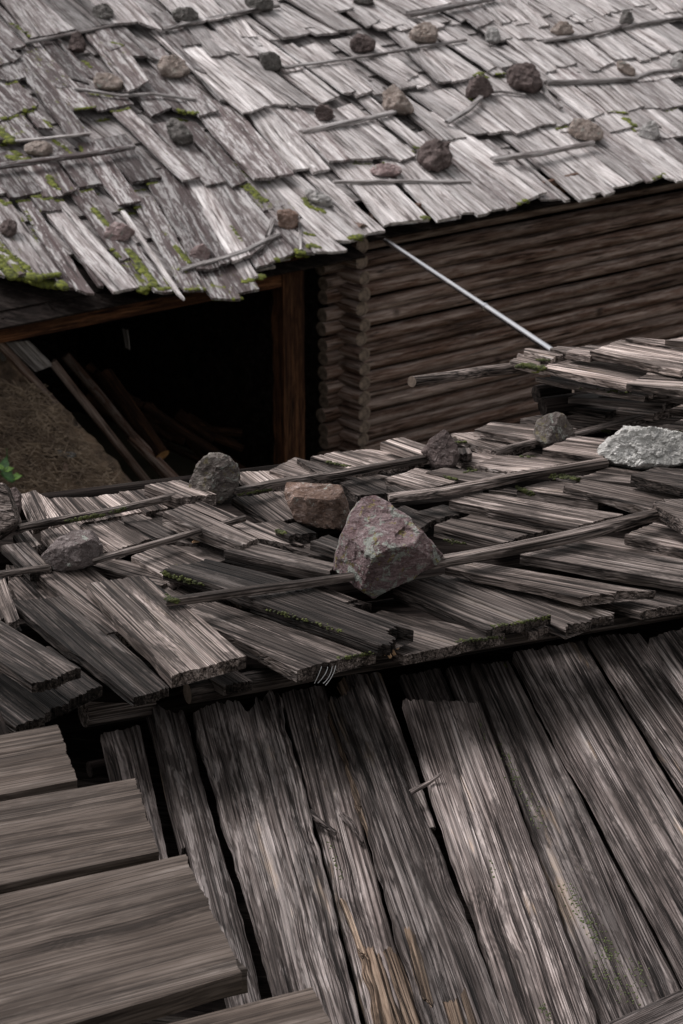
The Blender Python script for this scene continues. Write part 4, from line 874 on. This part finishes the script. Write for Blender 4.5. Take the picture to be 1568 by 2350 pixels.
# eave log, cross stub, purlins below the shingles
tube('eave_log', [MID.at(430, 1590, -.055), MID.at(784, 1526, -.055), MID.at(1750, 1362, -.055)], .028, .036, M_mid, shed, sides=18, seg=16, wob=.006, color=(.26, 0, 0, 1), endmat=M_endg)
tube('eave_log', [LOW.at(192, 1636, .01), LOW.at(345, 1610, .01)], .041, .041, M_mid, shed, sides=24, seg=6, wob=.002, color=(1.0, 0, 0, 1))
tube('eave_log', [LOW.at(205, 1766, -.07), LOW.at(330, 1742, -.07)], .022, .022, M_dark, shed, sides=12, seg=3)
for k, (a, b) in enumerate([((-300, 1330), (1700, 1100)), ((-300, 1210), (1700, 960)), ((0, 1470), (1700, 1230))]):
    tube('purlin', [MID.at(*a, -.06), MID.at(*b, -.06)], .04, .04, M_dark, shed, sides=8, seg=4)
def prism(name, plane, poly, h, depth, mat, parent):
    P = [plane.at(x, y, h) for x, y in poly]; k = len(P)
    V = P+[p-Vector((0, 0, depth)) for p in P]
    return add(name, V, [tuple(range(k)), tuple(range(2*k-1, k-1, -1))]+[(i, (i+1) % k, k+(i+1) % k, k+i) for i in range(k)], mat, parent)
prism('gap_shade_sheet', MID, [(-500, 1560), (-500, 1215), (60, 1150), (330, 1118), (640, 1082), (900, 1035), (1190, 975), (1500, 920), (2100, 820), (2300, 1250), (1568, 1375), (784, 1505), (300, 1590)], -.11, .03, M_dark, shed)  # dark sheet added so the gaps between shingles read as black shade
prism('wall', MID, [(-500, 1260), (-500, 1235), (60, 1170), (330, 1138), (640, 1102), (900, 1055), (1190, 995), (1500, 940), (2100, 840), (2100, 860), (1500, 960), (900, 1080), (330, 1165)], -.14, 2.2, M_dark, shed)

# ================================================================== what lies on the near roof
GL = 'long laths laid across the near shake roof'
def nlath(fn, pts, wpx, hpx, label, h=.085, color=None, taper=.85):
    P = [MID.at(*fn(*p), h) for p in pts]; k = depth_of(P[0])/F
    return batten('roof_lath', P, wpx*k*1.4, hpx*k*.9, M_mid, label, 'lath', GL, up=UM, color=color or (.7, .1, 0, 1), seg=26, taper=taper)
nlath(cP, [(120, 560), (400, 510), (760, 440), (1150, 345)], 14, 15, 'long mossy lath with a splintered end, near the left of the far edge', .055, (.62, .35, 0, 1))
nlath(cP, [(1100, 365), (1262, 340), (1420, 330)], 12, 12, 'short dark lath end running under the mottled stone', .035, (.5, .2, 0, 1))
nlath(cQ, [(90, 460), (330, 400), (450, 380), (780, 340), (1000, 300), (1345, 240)], 15, 17, 'lath running from the mottled stone behind the red-brown stone to the dark pointed stone', .05, (.6, .3, 0, 1))
nlath(cP, [(-60, 866), (320, 812)], 12, 13, 'lath end sticking out at the left edge from the hollowed stone', .07, (.6, 0, 0, 1))
nlath(cP, [(600, 770), (900, 690), (1250, 590), (1600, 490)], 12, 14, 'thin dark lath rising right from the hollowed stone to a split tip', .075, (.55, .15, 0, 1))
nlath(cT, [(1085, 262), (1568, 195), (1900, 150), (2300, 92)], 17, 18, 'straight lath with a mossy butt running into the big purple stone', .095, (.72, .08, 0, 1))
nlath(cS, [(-260, 620), (0, 592), (440, 512), (700, 455), (1000, 390), (1385, 285)], 22, 24, 'thickest lath, running up to the right from the big purple stone', .095, (.75, 0, 0, 1), 1.0)
nlath(cR_, [(-360, 1150), (0, 1110), (500, 1010), (1060, 915)], 18, 18, 'pale straight lath ending at the big pale stone', .075, (1.0, 0, 0, 1), 1.0)
nlath(cR_, [(330, 845), (480, 800), (620, 770)], 12, 10, 'short lath poking out left of the grey and purple faceted stone', .05, (.8, 0, 0, 1))
nlath(cR_, [(840, 728), (1050, 672), (1300, 610), (1700, 530)], 13, 11, 'thin dark lath running right from the grey and purple faceted stone', .055, (.55, .1, 0, 1))
o = tube('long_stick', [MID.at(945, 876, .30), MID.at(1040, 862, .26), MID.at(1110, 851, .22), MID.at(1330, 830, .14)], .0175, .019, M_mid, None, sides=10, seg=14, wob=.004, color=(1.1, .0, 0, 1), endmat=M_endg)
tag(o, 'bare round stick jutting out left from the raised stack of boards', 'stick')
GN = 'stones weighing down the near shake roof'
def near_stone(fn, poly, mat, label, h=.06, rough=.05, sub=5, dep=.9, fronts=(), seed=None):
    P = [fn(*p) for p in poly]; xs_ = [p[0] for p in P]; ys_ = [p[1] for p in P]
    xm = sum(xs_)/len(P); ym_ = sum(ys_)/len(P); z = depth_of(MID.at(xm, max(ys_)-4, h)); wd = (max(xs_)-min(xs_)+max(ys_)-min(ys_))*.5*z/F; d = wd*dep
    return rock('stone', CAM+ray(xm, ym_)*(z+d*.30), P, z+d*.30, d, mat, label, 'stone', GN, sub=sub, rough=rough, fronts=fronts, seed=seed)
near_stone(cQ, [(1060, 452), (1125, 470), (1220, 580), (1340, 650), (1425, 740), (1510, 800), (1495, 870), (1410, 915), (1310, 1065), (1085, 1188), (1000, 1130), (800, 1090), (722, 1020), (745, 900), (750, 860), (800, 720), (860, 570), (930, 480)], S_purple,
    'biggest stone, purple-grey with pale lichen, in the centre of the near roof', .05, .024, 6, .95,
    fronts=[(.12, .74, .66, .088), (-.78, -.12, .60, .112), (.30, -.60, .74, .098), (-.35, .55, .76, .098), (.70, .20, .68, .125)], seed=12.3)
near_stone(cQ, [(445, 330), (500, 315), (680, 345), (770, 335), (790, 395), (870, 400), (900, 450), (895, 520), (840, 600), (800, 680), (640, 670), (510, 625), (440, 500), (430, 455)], S_red,
    'red-brown broken stone with a hollow top, left of the biggest one', .045, .04, 5, .9, fronts=[(0, .85, .5, .05), (-.25, -.35, .9, .10), (.6, -.2, .75, .10)], seed=33.1)
near_stone(cP, [(1345, 80), (1380, 55), (1440, 52), (1500, 75), (1545, 130), (1555, 200), (1550, 260), (1510, 340), (1440, 375), (1360, 360), (1260, 340), (1240, 270), (1265, 190), (1290, 130)], S_mottle,
    'rounded mottled stone with grey-green lichen at the far edge of the near roof', .035, .05, 5, .9, seed=8.8)
near_stone(cQ, [(1410, 40), (1440, 24), (1470, 30), (1510, 80), (1540, 130), (1560, 190), (1545, 270), (1470, 290), (1390, 285), (1350, 220), (1322, 175), (1330, 130), (1370, 100)], S_brown,
    'dark pointed stone standing at the far edge, right of centre', .04, .05, 5, .8, seed=5.2)
near_stone(cR_, [(690, 580), (735, 572), (780, 585), (830, 650), (858, 710), (790, 750), (720, 790), (660, 805), (600, 760), (592, 700), (620, 620)], S_mottle,
    'grey and purple faceted stone resting on a thin lath at the right', .045, .03, 5, .9, seed=21.7)
near_stone(cR_, [(965, 850), (1050, 780), (1090, 720), (1180, 665), (1280, 660), (1400, 680), (1568, 690), (1700, 720), (1740, 800), (1700, 880), (1568, 920), (1480, 925), (1340, 960), (1215, 960), (1110, 905), (1010, 885)], S_pale,
    'big pale whitish stone at the right edge', .045, .06, 6, .7, seed=14.4)
near_stone(cP, [(245, 680), (380, 610), (425, 560), (590, 555), (625, 600), (668, 650), (660, 720), (620, 780), (560, 800), (420, 828), (330, 815), (300, 760), (260, 720)], S_mauve,
    'hollowed grey-pink stone lying across a lath at the left', .05, .04, 5, .8, fronts=[(-.2, .9, .4, .045), (-.3, -.3, .9, .07), (.5, -.1, .85, .08)], seed=9.1)
near_stone(cP, [(60, 290), (100, 272), (135, 320), (138, 400), (125, 450), (90, 470), (60, 400)], S_brown, 'small dark stone behind the weathered block at the left edge', .03, .05, 4)
# weathered block of wood at the left edge
a = MID.at(-20, 1185, .05); blk = [cP(*p) for p in [(-120, 250), (30, 250), (60, 300), (130, 500), (110, 540), (0, 620), (-120, 640)]]
z = depth_of(MID.at(10, 1225, .06)); o = rock('wood_block', CAM+ray(*[sum(c)/7 for c in zip(*blk)])*(z+.04), blk, z, .13, M_mid, 'weathered grey block of wood at the left edge of the near roof', 'wood block', None, sub=5, rough=.015, fronts=[(.2, .3, .93, .06)], color=(.8, 0, 0, 1))
# fresh splinters of the broken shingle, chips
o = empty('wood_splinters', MID.at(*cU(1080, 640), .05), 'fresh orange splinters at the snapped end of a shingle below the biggest stone', 'splinters')
for (a, b, w_) in (((1030, 585), (1110, 705), 14), ((1075, 570), (1135, 690), 9), ((1020, 600), (1075, 690), 8), ((1110, 620), (1170, 660), 8)):
    P = [MID.at(*cU(*a), .07), MID.at(*cU(*b), .02)]; batten('splinter', P, w_*.0009, .008, M_fresh, parent=o, up=UM, seg=4, taper=.5)
o = empty('wood_chips', MID.at(*cP(1300, 620), .03), 'small loose splinters of wood in front of the thin dark lath', 'wood chips')
for (a, b) in (((1265, 630), (1360, 610)), ((1300, 615), (1350, 645)), ((1255, 640), (1310, 632))):
    batten('chip', [MID.at(*cP(*a), .035), MID.at(*cP(*b), .04)], .006, .004, M_fresh, parent=o, up=UM, seg=3)
# binding wire
wr = empty('binding_wire', MID.at(*cU(700, 800), -.02), 'loops of thin steel wire tied round the log under the near eave', 'wire')
for k, pts in enumerate([[(665, 760), (650, 810), (618, 872)], [(705, 762), (700, 810), (640, 870)], [(735, 760), (725, 830), (676, 872)], [(757, 755), (748, 820), (690, 884)]]):
    P = []; 
    for i in range(9):
        t = i/8; x = (1-t)**2*pts[0][0]+2*t*(1-t)*pts[1][0]+t*t*pts[2][0]; y = (1-t)**2*pts[0][1]+2*t*(1-t)*pts[1][1]+t*t*pts[2][1]
        P.append(CAM+ray(*cU(x, y))*(depth_of(MID.at(*cU(x, 820), .0))-.05))
    tube('wire_loop', P, .0011, .0011, M_wire, wr, sides=6, seg=1)

# ================================================================== the lower roof of long boards, close by
low = empty('board_roof', LOW.at(784, 2000, -.3), 'steep lower roof of long split boards running down towards the viewer', 'roof')
UL = LOW.n
def lp(fn, quad, h1, h2, tone, name='board', gap=11, **kw):
    q_ = [fn(*p) for p in quad]; fn = cI; quad = [(q_[0][0]+gap*.6, q_[0][1]), (q_[1][0]-gap*.6, q_[1][1]), (q_[2][0]-gap, q_[2][1]), (q_[3][0]+gap, q_[3][1])]
    return mp(fn, quad, h1, h2, tone, parent=low, plane=LOW, mat=kw.pop('mat', M_low), name=name, groove=kw.pop('groove', .0024), **kw)
lp(cW, [(410, 246), (596, 211), (800, 1110), (620, 1120)], -.02, -.02, .75, moss=.05, skin=.2, rag=.02)
lp(cW, [(598, 136), (645, 140), (800, 720), (740, 740)], -.045, -.045, .7, rag=.02)
lp(cW, [(632, 148), (780, 152), (1135, 1400), (945, 1420)], -.006, -.006, .62, skin=.5, rag=.01, ragt=.03, wob=.007)
lp(cI, [(437, 1630), (648, 1588), (880, 2480), (682, 2480)], .012, .004, .8, skin=.35, rag=.0, ragt=.04, wob=.012, groove=.0055, notch=[(.62, .10, .05, False)], th=.034)
lp(cV, [(108, 148), (283, 128), (648, 1450), (440, 1450)], -.018, -.018, 1.05, rag=0, ragt=.012, groove=.0035)
lp(cV, [(340, 92), (487, 86), (690, 640), (560, 640)], -.022, -.022, .8, ragt=.02)
lp(cV, [(284, 178), (422, 95), (1004, 1480), (672, 1480)], .02, .006, .55, skin=.2, gap=5, ragt=.05, wob=.012, groove=.005, th=.036)
lp(cV, [(281, 235), (306, 250), (440, 620), (398, 560)], .016, .012, .62, gap=0, mat=M_tan, th=.02, wob=.012, rag=.02, ragt=.03, groove=.005)
lp(cV, [(385, 540), (425, 600), (500, 850), (468, 800)], .016, .012, .5, gap=0, mat=M_tan, th=.02, wob=.012, rag=.03, ragt=.03, groove=.005)
lp(cV, [(336, 900), (352, 905), (440, 1110), (392, 1090)], .014, .008, .75, gap=0, mat=M_tan, th=.018, wob=.01, rag=.02, ragt=.03, groove=.004)
lp(cV, [(392, 1062), (478, 1085), (600, 1430), (470, 1430)], .010, .004, .62, gap=0, mat=M_tan, th=.02, wob=.016, rag=.0, ragt=.05, groove=.008)
lp(cV, [(478, 1085), (548, 1110), (660, 1430), (600, 1430)], .002, -.006, .42, gap=0, mat=M_tan, th=.02, wob=.014, rag=.0, ragt=.05, groove=.007)
lp(cV, [(545, 985), (598, 1020), (668, 1270), (610, 1230)], .030, .028, .66, gap=0, mat=M_tan, th=.03, wob=.012, rag=.03, ragt=.04, groove=.006)
lp(cV, [(320, 105), (352, 92), (392, 210), (366, 215)], .016, .012, .7, gap=0, mat=M_tan, th=.02, wob=.006, rag=.03, ragt=.02, groove=.004)
lp(cV, [(700, 1285), (790, 1240), (850, 1430), (740, 1430)], .026, .024, .40, gap=0, mat=M_tan, th=.03, wob=.008, rag=0, ragt=.03, groove=.005)
lp(cV, [(535, 92), (697, 62), (880, 450), (690, 460)], -.028, -.028, .5, ragt=.01); lp(cV, [(697, 60), (800, 50), (950, 420), (850, 420)], -.022, -.022, .65, ragt=.01)
lp(cV, [(541, 178), (850, 190), (1320, 1450), (962, 1450)], .022, .016, 1.2, ragt=.014, wob=.008, groove=.003, th=.034, notch=[(.42, .12, .012, False)])
lp(cV, [(792, 52), (946, 38), (1700, 1460), (1290, 1460)], .0, .0, .60, skin=.15, moss=.32, ragt=.008, groove=.0028)
lp(cV, [(942, 8), (1216, -34), (2020, 1280), (1710, 1460)], .03, .022, .85, moss=.04, ragt=.012, groove=.0025, th=.034)
lp(cV, [(1214, -48), (1424, -62), (2250, 1000), (2010, 1240)], .008, .004, 1.2, ragt=.01, groove=.0022)
lp(cI, [(1483, 1462), (1610, 1432), (1980, 1900), (1820, 1960)], .12, .10, 1.0, ragt=.01, th=.04, groove=.0022)
lp(cI, [(1580, 1450), (1720, 1400), (2150, 1900), (1960, 1960)], .02, .01, .9)
prism('gap_shade_sheet', LOW, [(-900, 1900), (-900, 1640), (300, 1560), (900, 1470), (1600, 1370), (2600, 1230), (3300, 2600), (1600, 2900), (-900, 3200)], -.14, .03, M_dark, low)  # added dark layer, keeps the gaps between the boards black
prism('wall', LOW, [(-900, 1910), (-900, 1640), (-880, 1640), (-860, 3150), (1600, 2850), (3250, 2570), (3300, 2600), (1600, 2900), (-900, 3200)], -.18, 2.2, M_dark, low)
tube('rafter', [LOW.at(-100, 1700, -.09), LOW.at(700, 1570, -.09)], .03, .03, M_dark, low, sides=8, seg=4)
# splinter across the gap, curled knot shavings
o = batten('wood_splinter', [LOW.at(*cV(580, 520), .04), LOW.at(*cV(640, 488), .055), LOW.at(*cV(694, 452), .07)], .016, .008, M_low, 'pale splinter bridging the gap between two boards of the lower roof', 'splinter', None, up=UL, color=(1.2, 0, 0, 1), seg=4, taper=.3)
o = batten('wood_sliver', [LOW.at(*cV(213, 588), .02), LOW.at(*cV(250, 625), .028), LOW.at(*cV(310, 668), .022)], .018, .01, M_low, 'curled dark sliver lying on the light board of the lower roof', 'sliver', None, up=UL, color=(.4, 0, 0, 1), seg=4, taper=.6)
o = batten('wood_sliver', [LOW.at(*cV(335, 600), .02), LOW.at(*cV(370, 640), .028), LOW.at(*cV(405, 705), .01)], .02, .01, M_low, 'brown wedge-shaped sliver beside the tan splintered edge', 'sliver', None, up=UL, color=(.7, 0, .2, 1), seg=4, taper=.5)
# loose plank across the lower right corner
TLc, TRc, BRc, BLc = (1300, 2385), (1640, 2232), (1700, 2330), (1360, 2500)
a, b, c, d = [LOW.at(*p, .085) for p in (TLc, BLc, BRc, TRc)]
o = plank('loose_plank', a, b, c, d, .035, M_low, None, nx=70, ny=24, rag=0, wob=.006, groove=.003, color=(.62, .1, .2, 1), up=UL); tag(o, 'rough plank lying across the boards in the bottom right corner', 'plank')

# ================================================================== the platform of sawn boards, lower left
plat = empty('wooden_platform', PLT.at(100, 2200, -.2), 'platform of broad sawn grey boards in the lower left corner', 'platform')
def pb(quad, h, tone, skin=.0, th=.042):
    TL, TR, BR, BL = [cW(*p) for p in quad]
    a, b, c, d = [PLT.at(*p, h) for p in (TL, BL, BR, TR)]
    return plank('board', a, b, c, d, th, M_plt, plat, nx=120, ny=60, rag=.005, wob=.003, warp=.002, groove=.0012, color=(tone, 0, skin, 1), up=PLT.n)
pb([(-1500, 528), (246, 206), (322, 440), (-1500, 780)], .0, .72)
pb([(-1500, 790), (562, 425), (662, 735), (-1500, 1190)], .004, .68, .1)
pb([(-1500, 1235), (772, 748), (1012, 1240), (-1500, 2010)], .008, .66, .1)
pb([(-1500, 2030), (1306, 1300), (1500, 1700), (-1500, 2500)], -.012, .82)
def beamP(p0, p1, h, r): 
    a, b = PLT.at(*cW(*p0), h), PLT.at(*cW(*p1), h); batten('bearer', [a, b], .07, .07, M_dark, parent=plat, seg=4, taper=1.0)
beamP((-100, 100), (560, 1900), -.115, 0); beamP((-520, 200), (-100, 1900), -.115, 0)
a = PLT.at(*cW(-520, 1640), -.10); b = PLT.at(*cW(1020, 1300), -.10); batten('bearer', [a, b], .06, .05, M_plt, parent=plat, seg=8, taper=1.0, color=(.5, 0, .4, 1))

# ================================================================== moss cushions and crumbs on the two near roofs
def near_moss(plane, bv, parent, pat, up, mat=M_moss):
    vv = []; ff = []; i1, f1 = ico(1)
    for (fn, pts, n_, r, spread) in pat:
        for k in range(n_):
            t = rnd.random()*(len(pts)-1); i = min(int(t), len(pts)-2); f = t-i
            x = lerp(pts[i][0], pts[i+1][0], f)+rnd.gauss(0, spread*.5); y = lerp(pts[i][1], pts[i+1][1], f)+rnd.gauss(0, spread*.5)
            d = (plane.at(*fn(x, y))-CAM).normalized(); hit = bv.ray_cast(CAM, d, 40)[0]
            if hit is None: continue
            s_ = rnd.random()*100; b = len(vv); rr_ = r*rnd.uniform(.5, 1.4)
            for q_ in i1: vv.append(hit+Vector((q_.x, q_.y, q_.z*.6))*rr_*(1+.6*nz(q_*1.7+Vector((s_, 0, 0)))))
            for g in f1: ff.append(tuple(b+j for j in g))
    o = add('moss', vv, ff, mat, parent, smooth=True); o['kind'] = 'stuff'
MB_ = bvh_of([o for o in COL.objects if o.type == 'MESH' and (o.parent is shed or o.name.startswith('roof_lath') and o.get('group') == GL)])
M_dmoss = plain('dark_moss', (.02, .023, .008), (.075, .085, .018), 50, .95, .6, .004)
near_moss(MID, MB_, shed, [(cP, [(430, 500), (600, 470), (680, 455)], 60, .006, 12), (cP, [(720, 440), (820, 415)], 30, .005, 10), (cR_, [(490, 268), (560, 265), (660, 285)], 120, .008, 10), (cR_, [(620, 228), (700, 228)], 40, .006, 6),
    (cR_, [(490, 1062), (540, 1090), (590, 1105)], 70, .006, 12), (cR_, [(700, 990), (780, 985), (890, 1010)], 90, .006, 14), (cQ, [(110, 455), (250, 435), (340, 420)], 50, .005, 8), (cT, [(1070, 50), (1150, 80), (1330, 130)], 110, .005, 16),
    (cT, [(1080, 215), (1165, 235)], 70, .005, 14), (cQ, [(365, 690), (430, 705)], 40, .005, 8), (cR_, [(150, 932), (220, 950), (130, 960)], 40, .005, 8), (cR_, [(0, 990), (90, 1010)], 30, .005, 8), (cR_, [(880, 410), (1100, 430), (1240, 450)], 24, .005, 10),
    (cS, [(300, 990), (520, 960), (690, 930)], 90, .004, 14), (cS, [(80, 1090), (250, 1070), (400, 1060)], 60, .004, 12), (cU, [(760, 710), (900, 690), (1020, 670)], 60, .004, 14), (cU, [(280, 370), (500, 440), (800, 530)], 60, .004, 14),
    (cQ, [(700, 240), (840, 270)], 40, .005, 6), (cR_, [(80, 765), (150, 765)], 20, .005, 6), (cR_, [(500, 855), (600, 862)], 24, .005, 6), (cR_, [(1040, 690), (1090, 700)], 20, .006, 6), (cR_, [(1500, 690), (1568, 705)], 20, .006, 6), (cS, [(0, 430), (150, 445)], 40, .004, 12)], UM, M_dmoss)
LB_ = bvh_of([o for o in COL.objects if o.type == 'MESH' and o.parent is low])
M_gmoss = plain('dry_green_moss', (.035, .045, .014), (.105, .125, .045), 60, .95, .6, .004)
near_moss(LOW, LB_, low, [(cV, [(900, 330), (940, 420), (985, 500)], 60, .0028, 22), (cV, [(985, 510), (1030, 590), (1040, 640)], 50, .0026, 24), (cV, [(1150, 860), (1200, 950), (1260, 1040), (1330, 1130)], 190, .0028, 34), (cV, [(1230, 1120), (1330, 1200), (1390, 1260)], 110, .0026, 50),
    (cV, [(1380, 1120), (1420, 1200)], 40, .0024, 40), (cV, [(870, 760), (880, 830)], 16, .0025, 8), (cV, [(830, 250), (850, 320)], 18, .0022, 6), (cV, [(1060, 1290), (1080, 1340)], 30, .0026, 16), (cW, [(1380, 700), (1430, 860)], 30, .0026, 10)], UL, M_gmoss)
